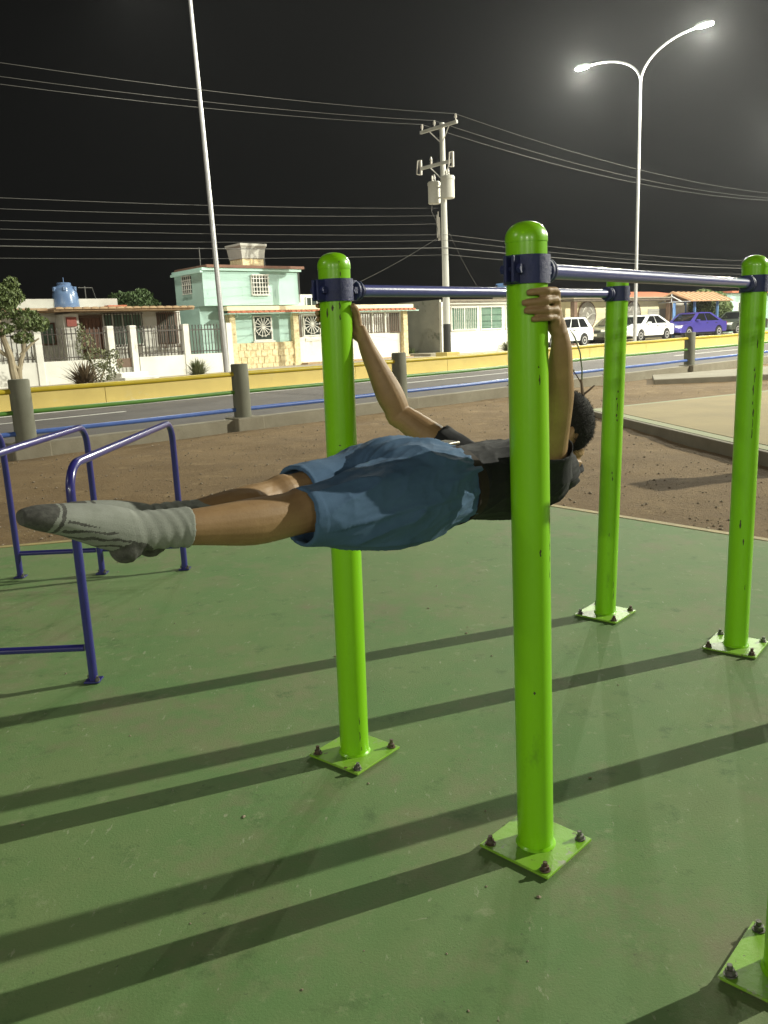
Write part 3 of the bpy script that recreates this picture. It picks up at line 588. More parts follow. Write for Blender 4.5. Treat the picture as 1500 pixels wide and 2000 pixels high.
# ================================================================== CARS (front toward -x local)
def car(name, s, n, yaw, paint, label, wagon=False, Lc=4.25, H=1.40):
    r = empty(name, sp(s, n, .335), SANG+yaw, label, 'car', 'cars parked along the houses')
    W = .83; x0 = 0.0
    lower = [(0.02, .30), (0, .55), (.10, .68), (.55, .78), (1.15, .88), (Lc-.75 if not wagon else Lc-.15, .93), (Lc-.06, .86), (Lc, .62), (Lc-.04, .30)]
    def arch(cx): return [(cx+.36*math.cos(t), .30+.36*math.sin(t)) for t in [PI*i/8 for i in range(9)]]
    poly = lower + arch(Lc-.80) + arch(.78)
    b = MB(); rings = []
    for y, k, dz in ((-W, .965, .0), (-W+.06, .99, 0), (-W*.5, 1, .012), (0, 1.0, .02), (W*.5, 1, .012), (W-.06, .99, 0), (W, .965, 0)):
        rings.append([Vector((Lc/2+(p[0]-Lc/2)*(k+.005 if abs(y) < W*.6 else k), y, p[1]+(dz if p[1] > .6 else 0))) for p in poly])
    b.loft(rings); body = b.build('body', paint, r, smooth=True, sharp=35)
    MB().box((.25, -W+.12, .17), (Lc-.25, W-.12, .32)).build('underbody', 'plastic_black', r)
    roof = [(1.10, .88), (1.75, H-.06), (2.05, H), (Lc-1.35, H-.01), (Lc-.42, .92)] if not wagon else [(1.10, .88), (1.72, H-.05), (2.0, H), (Lc-.55, H-.01), (Lc-.14, .92)]
    if not wagon: roof[3] = (Lc-1.45, H-.03)
    def prof(y, k): # greenhouse section narrows towards the roof
        return [Vector((p[0], y*(1-.16*max(0, (p[1]-.9)/.5)), p[1])) for p in roof]
    cb = MB(); cb.loft([prof(y, 1) for y in (-W+.05, -W*.5, 0, W*.5, W-.05)]); cb.build('cabin', paint, r, smooth=True, sharp=30)
    # side windows on both sides, windscreen, rear screen, set 6 mm proud
    def pane(pts, nm='window'):
        v = [Vector(p) for p in pts]; nrm = (v[1]-v[0]).cross(v[2]-v[0]).normalized()
        k = MB(); k.loft([[p for p in v], [p + nrm*.008 for p in v]]); k.build(nm, 'glass_car', r)
    for sg in (-1, 1):
        yb = lambda z: sg*((W-.05)*(1-.16*max(0, (z-.9)/.5))+.004)
        zt = H-.075; zb = .935
        xa, xb2 = 1.28, roof[4][0]-.12
        xt0, xt1 = 1.80, roof[3][0]-.03
        cuts = [0, .46, .93] if not wagon else [0, .36, .66, .95]
        for i in range(len(cuts)-1):
            t0, t1 = cuts[i]+.012, cuts[i+1]-.022
            B0, B1 = xa+(xb2-xa)*t0, xa+(xb2-xa)*t1; T0, T1 = xt0+(xt1-xt0)*t0, xt0+(xt1-xt0)*t1
            pts = [(B0, yb(zb), zb), (B1, yb(zb), zb), (T1, yb(zt), zt), (T0, yb(zt), zt)]
            pane(pts if sg < 0 else pts[::-1])
        MB().box((1.42, sg*(W-.03), .90), (1.58, sg*(W+.14), 1.02)).build('mirror', paint, r, bevel=.02)
        for x in (2.35, 3.2): MB().box((x, sg*(W-.015), .78), (x+.16, sg*(W+.012), .815)).build('handle', 'plastic_black', r)
        k = MB(); k.box((.03, sg*.42, .58), (.34, sg*(W-.02), .71)); k.build('headlight', 'headlight', r, bevel=.02)
        k = MB(); k.box((Lc-.22, sg*.5, .66), (Lc-.03, sg*(W-.015), .82)); k.build('tail_light', 'tail_red', r, bevel=.02)
        for cx in (.78, Lc-.80):
            wh = MB(); wh.loft([[Vector((cx+q*math.cos(2*PI*i/24), y, .30+q*math.sin(2*PI*i/24))) for i in range(24)] for y, q in ((sg*(W-.20), .27), (sg*(W-.18), .30), (sg*(W-.03), .30), (sg*(W-.005), .28), (sg*(W-.005), .20))])
            w0 = wh.build('wheel', 'tyre', r, smooth=True)
            rm = MB(); rm.loft([[Vector((cx+q*math.cos(2*PI*i/20), y, .30+q*math.sin(2*PI*i/20))) for i in range(20)] for y, q in ((sg*(W-.03), .19), (sg*(W+.002), .19), (sg*(W-.004), .15), (sg*(W-.02), .06), (sg*(W+.004), .05))]); rm.build('rim', 'rim', w0, smooth=True)
    yy = W*.72; pane([(1.17, yy, .94), (1.17, -yy, .94), (1.70, -yy*.9, H-.09), (1.70, yy*.9, H-.09)], 'windscreen')
    xe, xt = roof[4][0], roof[3][0]; pane([(xe-.03, -yy, .97), (xe-.03, yy, .97), (xt+.06, yy*.9, H-.09), (xt+.06, -yy*.9, H-.09)], 'rear_window')
    box('bumper', paint, r, (-.05, -W+.08, .32), (.06, W-.08, .54), bevel=.03); box('bumper', paint, r, (Lc-.07, -W+.08, .32), (Lc+.05, W-.08, .56), bevel=.03)
    box('number_plate', 'plate_white', r, (-.062, -.24, .38), (-.052, .24, .50)); box('grille', 'plastic_black', r, (-.012, -.4, .56), (.05, .4, .66), bevel=.01)
    return r
car('parked_car', 31.1, 26.2, .02, 'car_white', 'white estate car parked before the cream house, rear end toward the right', True, 4.1, 1.42)
car('parked_car', 38.6, 26.3, .03, 'car_white', 'white sedan parked behind the lamp post, next to the blue sedan')
car('parked_car', 43.2, 26.2, -.10, 'car_blue', 'purplish blue sedan parked in front of the shelter', False, 4.4, 1.42)
car('parked_car', 48.8, 26.2, -.06, 'car_dark', 'dark green car parked at the right under the tree')
car('parked_car', 36.0, 31.0 - 4.6, 0, 'car_dark', 'dark car mostly hidden behind the right rear green post', False, 4.2, 1.36).location = sp(37.5, 27.15, .335)
# ================================================================== STREET LAMPS
def street_lamp(s, n, label, W_, dirs, lean=(0, 0), h=11.3, pos=None, r0=.085, cut=None, aim=None):
    base = pos if pos is not None else sp(s, n, .33)
    root = empty('street_lamp', base, 0, label, 'street lamp', 'double-arm street lamps')
    top = Vector((lean[0], lean[1], h))
    MB().tube([Vector((0, 0, 0)), top*.5, top], [r0, r0*.78, r0*.55], 16).build('mast', 'steel', root, smooth=True)
    MB().box((-.2, -.2, 0), (.2, .2, .03)).build('base_plate', 'steel', root)
    for d, reach, rise in dirs:
        d = Vector(d).normalized()
        pts = [top + d*(reach*(1-math.cos(t))) + Vector((0, 0, rise*math.sin(t))) for t in [PI/2*i/12 for i in range(13)]]
        MB().tube([top - Vector((0, 0, .35))] + pts, .045, 10).build('arm', 'steel', root, smooth=True)
        e_ = pts[-1]; xx = d; yy = Vector((-d.y, d.x, 0)); Mh = Matrix.Translation(e_) @ Matrix((xx, yy, Vector((0, 0, 1)))).transposed().to_4x4()
        hd = MB().loft([[Mh @ Vector((x, y*wd, z)) for y, z in ((-1, 0), (-.8, hh), (.8, hh), (1, 0))] for x, wd, hh in ((-.05, .06, .06), (.15, .16, .10), (.5, .18, .11), (.72, .12, .05))]).build('lamp_head', 'lamp_body', root, smooth=True, sharp=50)
        MB().box((.10, -.14, -.05), (.66, .14, -.002), Mh).build('lens', 'lamp_lens', hd, bevel=.02)
        ld = bpy.data.lights.new('lamp_light', 'SPOT' if cut else 'POINT')
        if cut: ld.spot_size = math.radians(cut); ld.spot_blend = .8 if aim is None else .35
        ld.energy = W_; ld.shadow_soft_size = .16; ld.color = LAMP_C
        lo = bpy.data.objects.new('lamp_light', ld); COL.objects.link(lo); lo.parent = root; lo.location = Mh @ Vector((.38, 0, -.24)); tag(lo, kind='structure')
        if aim is not None: lo.rotation_euler = (Vector(aim) - base - lo.location).to_track_quat('-Z', 'Y').to_euler()
    return root
street_lamp(12.35, 22, 'tall leaning grey lamp post in front of the teal house, lamps out of view', LAMP_W['left'], ((NV, 2.6, 1.3), (-NV, 2.6, 1.3)), (-.2, .0), 11.3, cut=128)
street_lamp(33.5, 22, 'double-arm street lamp with both lamps lit, rising at the right', LAMP_W['right'], ((NV, 2.7, 1.35), (-NV, 2.5, 1.45)), (0, 0), 11.1)
street_lamp(55.5, 22, 'street lamp just beyond the right edge, next along the road', LAMP_W['far'], ((NV, 2.7, 1.35), (-NV, 2.5, 1.45)), (0, 0), 11.1)
# outside the picture: the mast casting the pad shadows, then lamps added as fill
street_lamp(0, 0, 'tall floodlight mast standing beyond the right edge of the picture', LAMP_W['key'], (((-.93, -.36, 0), 1.2, .8),), (0, 0), 17.8, Vector((38.6, 17.6, 0)), r0=.16, cut=128, aim=(-4, 24, 0))
street_lamp(0, 0, 'unseen fill lamp added behind the viewer on the left', LAMP_W['back']/2, (((1, 0, 0), 1.2, .8), ((-1, 0, 0), 1.2, .8)), (0, 0), 9.9, Vector((-24, -34, 0)))
street_lamp(0, 0, 'unseen fill lamp added behind the viewer on the right', LAMP_W['back2']/2, (((1, 0, 0), 1.2, .8), ((-1, 0, 0), 1.2, .8)), (0, 0), 9.9, Vector((16, -40, 0)))
street_lamp(0, 0, 'unseen fill lamp added far behind the viewer', LAMP_W['side'], (((1, 0, 0), 1.2, .8), ((-1, 0, 0), 1.2, .8)), (0, 0), 9.9, Vector((-4, -46, 0)))
street_lamp(0, 0, 'unseen fill lamp added beyond the left edge of the pad', LAMP_W['side']*.10, (((1, 0, 0), 1.2, .8), ((-1, 0, 0), 1.2, .8)), (0, 0), 9.9, Vector((-17, -3, 0)))
# ================================================================== UTILITY POLE AND WIRES
US, UN = 21.82, 22.3
up_ = empty('utility_pole', sp(US, UN, .33), SANG, 'white utility pole with two crossarms, dark foot and yellow block base', 'utility pole')
HT = 8.24
MB().tube([(0, 0, .1), (0, 0, 4), (0, 0, HT)], [.14, .115, .085], 16).build('mast', 'pole_white', up_, smooth=True)
MB().tube([(0, 0, .24), (0, 0, 1.34)], [.147, .137], 16).build('dark_band', 'pole_black', up_, smooth=True)
MB().box((-.32, -.3, 0), (.36, .3, .32)).build('base_block', 'wall_yellow', up_, bevel=.02)
for z, y0, y1 in ((HT-.14, -.85, 1.0), (HT-1.35, -.62, 1.0)):
    ar = MB().box((-.14, y0, z-.05), (-.06, y1, z+.05)).build('crossarm', 'pole_white', up_)
    for yy in (-.45, .55): MB().cyl((-.10, yy, z-.05), (-.02, 0, z-.55), .018, n=6).build('brace', 'pole_white', ar)
for yy in (-.78, .28, .92): MB().lathe([(.02, 0), (.02, .08), (.055, .09), (.03, .12), (.055, .13), (.03, .17), (.04, .2), (.01, .22)], (-.10, yy, HT-.09), 12).build('insulator', 'porcelain', up_, smooth=True)
for yy in (-.62, 1.02):   # fuse cutouts: open rectangular frames
    z = HT-1.35; k = MB()
    k.tube([(-.12, yy, z+.28), (-.22, yy+.05, z+.26), (-.28, yy+.05, z-.2), (-.18, yy, z-.22)], .025, 6); k.cyl((-.12, yy, z-.22), (-.12, yy, z+.28), .045, n=10); k.build('fuse_cutout', 'porcelain', up_, smooth=True)
MB().lathe([(.03, 0), (.05, .05), (.03, .1), (.05, .15), (.02, .25)], (-.1, .5, HT-1.29), 10).build('insulator', 'porcelain', up_, smooth=True)
for x, y, z in ((-.12, -.36, 5.66), (-.02, .46, 5.60)):
    t = empty('transformer', sp(US, UN, .33) + SV*x + NV*y + Vector((0, 0, z)), SANG, 'right-hand grey transformer can on the utility pole' if y < 0 else 'left-hand grey transformer can on the utility pole', 'transformer', 'transformer cans on the utility pole')
    MB().lathe([(.20, 0), (.22, .02), (.22, .62), (.235, .63), (.235, .72), (.20, .76), (.02, .78)], n=24).build('can', 'transformer', t, smooth=True)
    for q in (-.08, .08): MB().lathe([(.02, 0), (.045, .04), (.03, .1), (.045, .12), (.025, .2), (.01, .24)], (q*.3-.03, q, .75), 10).build('bushing', 'porcelain', t, smooth=True)
    for q in (.15, .5): MB().box((-.02, 0, q), (.02, -y*.75, q+.05)).build('hanger', 'pole_white', t)
MB().tube([(-.1, .2, 4.3), (-.1, .2, 5.3)], .02, 6).tube([(-.1, .26, 4.4), (-.1, .26, 5.2)], .02, 6).tube([(-.1, .14, 4.3), (-.1, .14, 5.1)], .02, 6).build('spool_rack', 'porcelain', up_)
MB().tube([(-.1, .5, 5.6), (-.14, .5, 5.35), (-.12, .3, 5.0), (-.1, .2, 4.5), (-.1, .15, 4.35)], .014, 6).build('drop_lead', 'cable', up_)
WIRES = []
def wire(p0, p1, sag, label, r=.0065, group='overhead wires'):
    p0, p1 = Vector(p0), Vector(p1); n = 24
    pts = [p0.lerp(p1, i/n) - Vector((0, 0, sag*4*(i/n)*(1-i/n))) for i in range(n+1)]
    o = MB().tube(pts, r, 6).build('overhead_wire', 'cable', None, smooth=True); tag(o, label, 'wire', group); return o
def U(x, y, z): return sp(US, UN, .33) + SV*x + NV*y + Vector((0, 0, z))
nx_ = lambda s, n, z: sp(s, n, .33+z)
tops = [(-.78, HT+.12), (.28, HT+.12), (.92, HT+.12)]
nmz = ('topmost', 'second highest', 'third highest')
for i, (yy, zz) in enumerate(tops):
    wire(U(-.10, yy, zz), nx_(-14, UN+yy, 8.5), .75, nmz[i]+' thin wire running left from the pole crossarm')
    wire(U(-.10, yy, zz), nx_(60, UN+yy, 8.2), 1.05, nmz[i]+' thin wire running right from the pole crossarm')
for i, z in enumerate((5.42, 5.16, 4.88)):
    wire(U(-.1, .2, z), nx_(-14, UN+.2, z-.3), .45, ('upper', 'middle', 'lower')[i]+' of three thin wires leaving the pole rack to the left')
for i, (z, sg, r_, lb) in enumerate(((4.47, .35, .006, 'thin wire crossing the pole above the bright cable'), (4.02, .3, .013, 'thick bright cable crossing the pole just above the roofs'), (3.78, .35, .006, 'lowest thin wire crossing just below the bright cable'), (4.28, .4, .006, 'faint wire crossing right above the bright cable'))):
    wire(nx_(-14, UN+.15, z-.1), U(0, -.16, z), sg, lb+', left span', r_); wire(U(0, -.16, z), nx_(60, UN+.15, z-.2), sg*1.2, lb+', right span', r_)
wire(U(0, .1, 4.5), nx_(18.2, 24.5, 2.55), .12, 'service cable slanting down left from the pole to the teal porch', .010)
wire(U(0, -.1, 4.75), nx_(26.0, 24.5, 2.6), .12, 'service cable slanting down right from the pole behind the near post', .007)
# ================================================================== TREES AND PLANTS
def leaves(b, c, rad, n, size, rng, flat=.6, hang=0.0):
    for _ in range(n):
        while True:
            d = Vector((rng.uniform(-1, 1), rng.uniform(-1, 1), rng.uniform(-1, 1)))
            if d.length < 1: break
        d = d.normalized()*d.length**.5
        p = c + Vector((d.x*rad[0], d.y*rad[1], d.z*rad[2])); q = Quaternion((rng.random()-.5, rng.random()-.5, rng.random()-.5, rng.random()-.5)); q.normalize()
        s = size*rng.uniform(.6, 1.3); u_ = q @ Vector((s, 0, 0)); v_ = q @ Vector((0, s*flat*.5, 0)); w2 = q @ Vector((0, 0, s*.15)); u_.z -= hang*s
        b.add([p - u_*.5, p + v_ + w2, p + u_*.6, p - v_ + w2], [(0, 1, 2, 3)])
def tree(name, loc, label, trunks, clumps, lm, size, n, cat_='tree', seed=1, group=None):
    root = empty(name, loc, SANG, label, cat_, group); rng = random.Random(seed); t = MB()
    for pts, r0, r1 in trunks:
        k = len(pts); P = [Vector(p) for p in pts]; N = 4*(k-1)
        t.tube([cat(P, i/4) + Vector((rng.uniform(-.012, .012), rng.uniform(-.012, .012), 0)) for i in range(N+1)], [r0+(r1-r0)*i/N for i in range(N+1)], 8)
    t.build('trunk', 'bark', root, smooth=True)
    b = MB()
    for c, r in clumps:
        vol = r[0]*r[1]*r[2]; leaves(b, Vector(c), r, int(n*vol**.66*8), size, rng)
    b.build('crown', lm, root); return root
tree('street_tree', sp(7.15, 25.0, .33), 'pale-trunked forked tree in front of the white house at the left edge',
     [([(.05, 0, -.05), (.02, 0, .8), (-.12, .0, 1.5), (-.2, 0, 2.2)], .13, .05), ([(.18, .05, -.05), (.22, .05, .6), (.4, .05, 1.15), (.5, 0, 1.8)], .09, .04), ([(.05, 0, .9), (-.4, .1, 1.3), (-.7, .1, 1.9)], .06, .03), ([(.3, .05, 1.0), (.62, 0, 1.3), (.85, 0, 1.45)], .05, .02), ([(.28, .05, .62), (.1, .0, .72), (-.1, .05, 1.2)], .045, .02)],
     [((-.2, 0, 2.35), (.55, .6, .35)), ((.15, .1, 2.7), (.4, .4, .32)), ((-.8, 0, 2.2), (.5, .5, .4)), ((.55, 0, 2.0), (.42, .4, .30)), ((.9, 0, 1.85), (.28, .3, .22)), ((.3, 0, 3.0), (.2, .2, .17)), ((-.3, 0, 1.75), (.5, .4, .2)), ((.45, .1, 1.5), (.3, .3, .16)), ((-.1, 0, 2.6), (.7, .6, .3)), ((-1.2, 0, 1.7), (.5, .5, .5))], 'leaf', .13, 290, seed=3)
tree('broad_tree', sp(50.6, 27.9, .33), 'round green leafy tree beside the shelter at right', [([(0, 0, -.05), (.1, 0, .8), (0, 0, 1.6)], .16, .08)],
     [((-.2, 0, 1.75), (1.5, 1.0, .75)), ((.9, 0, 1.45), (1.2, .9, .8)), ((-.6, 0, 2.35), (.8, .7, .45)), ((.7, 0, 2.3), (.9, .7, .35)), ((-.6, -.2, 1.0), (1.1, .7, .5)), ((1.8, 0, 1.7), (.7, .6, .5)), ((1.0, -.3, .75), (1.4, .7, .4))], 'leaf', .22, 170, seed=5)
tree('background_tree', sp(15.7, 36.0, .33), 'dark rounded tree top showing above the white house roof', [([(0, 0, -.05), (0, 0, 2.5)], .14, .08)],
     [((0, 0, 2.9), (1.1, .8, .5)), ((.5, 0, 3.2), (.5, .5, .35)), ((-.5, 0, 3.05), (.6, .5, .35)), ((.95, 0, 2.8), (.4, .4, .3))], 'leaf_dark', .15, 190, seed=6)
tree('background_tree', sp(39.5, 34.0, .33), 'dark tree mass behind the cream house near the blue tank', [([(0, 0, -.05), (0, 0, 2.5)], .14, .08)],
     [((0, 0, 2.9), (1.6, .8, .55)), ((1.6, 0, 2.8), (1.0, .7, .45)), ((3.0, 0, 2.7), (.9, .6, .4)), ((-1.2, 0, 2.9), (.8, .6, .4))], 'leaf_dark', .2, 110, seed=8)
def spiky(loc, label, n, h, spread, mt, wd, seed, rise=.5, name='spiky_plant'):
    root = empty(name, loc, 0, label, 'plant'); rng = random.Random(seed)
    for k in range(6):
        b = MB()
        for i in range(n//6):
            a = rng.random()*2*PI; el = rise + rng.random()*(1.45-rise); L_ = h*rng.uniform(.6, 1.1); d = Vector((math.cos(a)*math.cos(el)*spread, math.sin(a)*math.cos(el)*spread, math.sin(el))); sd = Vector((-math.sin(a), math.cos(a), 0))
            base = Vector((rng.uniform(-.1, .1), rng.uniform(-.1, .1), 0))*spread; pts = []
            P = [base + d*(L_*t) + Vector((0, 0, -.22*L_*t*t)) for t in (0, .35, .7, 1)]
            wv = (wd, wd*1.1, wd*.7, .002)
            vs = [p + sd*w2 for p, w2 in zip(P, wv)] + [p - sd*w2 for p, w2 in zip(P, wv)]
            b.add(vs, [(0, 1, 5, 4), (1, 2, 6, 5), (2, 3, 7, 6)])
        b.build('leaf_cluster', mt, root)
    return root
spiky(sp(8.95, 24.4, .33), 'brown spiky agave-like plant in front of the white fence', 170, 1.05, 1.0, 'leaf_dry', .028, 2, .25)
tree('flowering_shrub', sp(9.55, 24.9, .33), 'pale leafy shrub beside the spiky plant at the white fence', [([(0, 0, -.05), (-.1, 0, .5), (-.2, 0, 1.0)], .03, .015), ([(0, 0, -.05), (.25, 0, .5), (.4, 0, .8)], .03, .015)],
     [((-.25, 0, 1.15), (.30, .3, .45)), ((.1, 0, .75), (.35, .3, .35)), ((.5, 0, .62), (.34, .3, .28)), ((.1, 0, .35), (.5, .35, .3)), ((-.35, 0, 1.65), (.13, .15, .25)), ((.55, 0, .9), (.22, .2, .14))], 'leaf_pale', .075, 300, 'shrub', 4)
spiky(sp(12.85, 24.8, .33), 'small round bristly shrub before the white wall by the lamp post', 420, .80, .85, 'leaf_pale', .014, 5, .35, 'round_shrub')
spiky(sp(28.1, 24.8, .33), 'small round bristly shrub in front of the white bungalow', 420, .85, .85, 'leaf_pale', .015, 9, .35, 'round_shrub')
spiky(sp(26.2, 29.2, .33), 'low weedy plant at the foot of the grey side wall', 90, .5, 1.3, 'leaf', .02, 12, .15, 'weed_plant')
# young palm sapling on the dirt behind the head
pz = Vector((4.0, 16.2, tz(4.0, 16.2)))
sap = empty('palm_sapling', pz, 0, 'young palm sapling with one drooping leaf, growing in the dirt behind the head', 'plant'); sap.scale = (1.3, 1.3, 1.3)
MB().tube([(0, 0, -.02), (-.01, 0, .18), (-.03, 0, .36)], [.028, .026, .018], 8).build('stem', 'leaf_dry', sap, smooth=True)
MB().tube([(-.02, 0, .3), (-.02, 0, .5), (-.05, 0, .75), (-.13, 0, .98), (-.22, 0, 1.12)], [.014, .012, .011, .012, .003], 6).build('spear_leaf', 'leaf_palm', sap, smooth=True)
MB().tube([(-.01, 0, .12), (.10, 0, .20), (.17, 0, .26)], [.018, .016, .012], 6).build('leaf_stub', 'leaf_dry', sap, smooth=True)
MB().tube([(-.03, 0, .3), (-.1, 0, .42), (-.16, 0, .50)], [.010, .009, .008], 6).build('leaf_stalk', 'leaf_dry', sap)
b = MB(); rng = random.Random(5)
for i in range(13):
    t = i/12; o0 = Vector((-.14-.28*t, 0, .50+.10*math.sin(t*2.2))); 
    for sg in (-1, 1):
        d = Vector((-.12, sg*.06, -.14-.05*t + (.12 if sg > 0 else 0))); L_ = 1.0-.35*abs(t-.4)
        p1 = o0 + d*L_; b.add([o0 + Vector((.014, 0, 0)), o0 + Vector((-.016, 0, .01)), p1 + Vector((-.01, 0, -.01)), p1 + Vector((.008, 0, 0))], [(0, 1, 2, 3)])
b.build('drooping_leaf', 'leaf_palm', sap)
MB().add([(-.10, 0, .90), (-.12, .01, .92), (-.24, 0, .94), (-.13, -.01, .895)], [(0, 1, 2, 3)]).build('side_leaflet', 'leaf_palm', sap)
# ================================================================== PERSON in a front lever between the posts
UB = Vector((.7431, .6691, 0)); RB = Vector((-.6691, .7431, 0)); ZB = Vector((0, 0, 1)); SB = Vector((.45, 2.68, 1.13))
def Pb(a, b, c):   # a along the body towards the head, b to the person's right, c up
    if a < 0: c += .043*a; a = .77*a - .095*a*a
    return SB + UB*a + RB*b + ZB*c
person = empty('person', Pb(-.4, 0, -1.13), 0, 'person in black t-shirt, denim shorts and grey socks held horizontal between two green posts', 'person')
PINV = Matrix.Translation(-person.location)
def rings(pts, rad, up, sub=4, n=20, ex=2.0):
    P = [Vector(p) for p in pts]; A = [r[0] for r in rad]; B = [r[1] for r in rad]; N = sub*(len(P)-1); out = []
    for i in range(N+1):
        t = i/sub; c = cat(P, min(t, len(P)-1.0001)); d = (cat(P, min(t+.02, len(P)-1.0001)) - cat(P, max(t-.02, 0))).normalized()
        y = up.cross(d).normalized(); x = d.cross(y).normalized(); ra, rb = cat(A, min(t, len(P)-1.0001)), cat(B, min(t, len(P)-1.0001)); r = []
        for k in range(n):
            th = 2*PI*k/n; ct, st = math.cos(th), math.sin(th)
            r.append(c + x*ra*math.copysign(abs(ct)**(2/ex), ct) + y*rb*math.copysign(abs(st)**(2/ex), st))
        out.append(r)
    return out
def limb(b, pts, rad, up=ZB, sub=4, n=20, ex=2.0, hollow=0.0, th=.006):
    R = rings(pts, rad, up, sub, n, ex)
    if hollow:   # open end: turn inwards
        k = max(1, int(len(R)*hollow)); end = []
        for r in R[::-1][:k]:
            c = sum(r, Vector())/len(r); end.append([c + (p-c)*(1-th/(p-c).length) for p in r])
        R = R + end
    b.loft(R)
def blob(b, c, ax, rad, n=18, m=12, fn=None):
    X, Y, Z = ax; R = []
    for i in range(m+1):
        ph = -PI/2 + PI*(i+.0)/m; ph = max(-PI/2+.02, min(PI/2-.02, ph)); r = []
        for k in range(n):
            th = 2*PI*k/n; d = Vector((math.cos(ph)*math.cos(th), math.cos(ph)*math.sin(th), math.sin(ph)))
            s = fn(d) if fn else Vector((1, 1, 1))
            r.append(c + X*d.x*rad[0]*s.x + Y*d.y*rad[1]*s.y + Z*d.z*rad[2]*s.z)
        R.append(r)
    b.loft(R)
def fuse(name, b, mats, vox, smooth, parent, disp=None, mfn=None, fac=.5):
    me = bpy.data.meshes.new(name+'_src'); me.from_pydata(b.v, [], b.f)
    bm = bmesh.new(); bm.from_mesh(me); bmesh.ops.recalc_face_normals(bm, faces=bm.faces); bm.to_mesh(me); bm.free()
    o = bpy.data.objects.new(name+'_src', me); COL.objects.link(o)
    r = o.modifiers.new('r', 'REMESH'); r.mode = 'VOXEL'; r.voxel_size = vox
    s = o.modifiers.new('s', 'SMOOTH'); s.factor = fac; s.iterations = smooth
    dg = bpy.context.evaluated_depsgraph_get(); m2 = bpy.data.meshes.new_from_object(o.evaluated_get(dg)); m2.name = name
    bpy.data.objects.remove(o, do_unlink=True)
    if disp:
        nn = [v.normal.copy() for v in m2.vertices]
        for v, q in zip(m2.vertices, nn): v.co += q*disp(v.co, q)
    m2.materials.clear()
    for x in mats: m2.materials.append(MATS[x])
    for p in m2.polygons:
        p.use_smooth = True
        p.material_index = mfn(p.center) if mfn else 0
    f = bpy.data.objects.new(name, m2); COL.objects.link(f); f.parent = parent; f.matrix_parent_inverse = PINV
    return f
def loc_(p):   # world -> body coords
    d = p - SB; a = d.dot(UB); z = d.z
    if a < 0: a = (.77 - math.sqrt(.5929 - .38*a))/.19; z -= .043*a
    return a, d.dot(RB), z
HY = math.radians(172); hfh = Vector((math.cos(HY), math.sin(HY), 0))
HC = (ZB*.96 - hfh*.26).normalized(); HF = (hfh*.96 + ZB*.26).normalized(); HL = HF.cross(HC).normalized()
HP = Vector((.636, 2.845, 1.205))
body = MB()
# torso, neck
limb(body, [Pb(-.70, 0, -.02), Pb(-.60, 0, -.02), Pb(-.46, 0, -.015), Pb(-.30, 0, -.03), Pb(-.14, 0, -.045), Pb(-.02, 0, -.045), Pb(.08, 0, -.03)],
     [(.09, .15), (.105, .165), (.09, .145), (.095, .145), (.105, .165), (.095, .165), (.06, .09)], n=28, ex=2.3)
limb(body, [Pb(.04, -.01, -.04), Pb(.11, -.012, -.02), HP - HC*.115 - HF*.035, HP - HC*.04 - HF*.03], [(.06, .07), (.057, .060), (.056, .058), (.056, .056)])
# head: crown nearly upright, looking towards the feet
def hfn(d):
    jw = max(0, -d.z); return Vector((1-.30*jw*jw, 1+(.06*jw if d.y > 0 else -.30*jw), 1.0))
blob(body, HP, (HL, HF, HC), (.076, .094, .120), 28, 20, hfn)
blob(body, HP + HF*.055 - HC*.075, (HL, HF, HC), (.048, .045, .04))
limb(body, [HP + HF*.088 + HC*.01, HP + HF*.105 - HC*.018, HP + HF*.117 - HC*.034, HP + HF*.096 - HC*.042], [(.008, .008), (.010, .010), (.012, .015), (.008, .013)], n=10, up=HC)
for sg in (-1, 1):
    blob(body, HP + HL*sg*.080 - HF*.012 - HC*.012, ((HL*sg*.55-HF*.85).normalized(), HL*sg, (HC*.97-HF*.2).normalized()), (.019, .010, .033), 14, 10)
    blob(body, HP + HF*.088 + HL*sg*.032 + HC*.022, (HL, HF, HC), (.022, .012, .008), 10, 8)
blob(body, HP + HF*.096 - HC*.064, (HL, HF, HC), (.024, .012, .008), 10, 8)
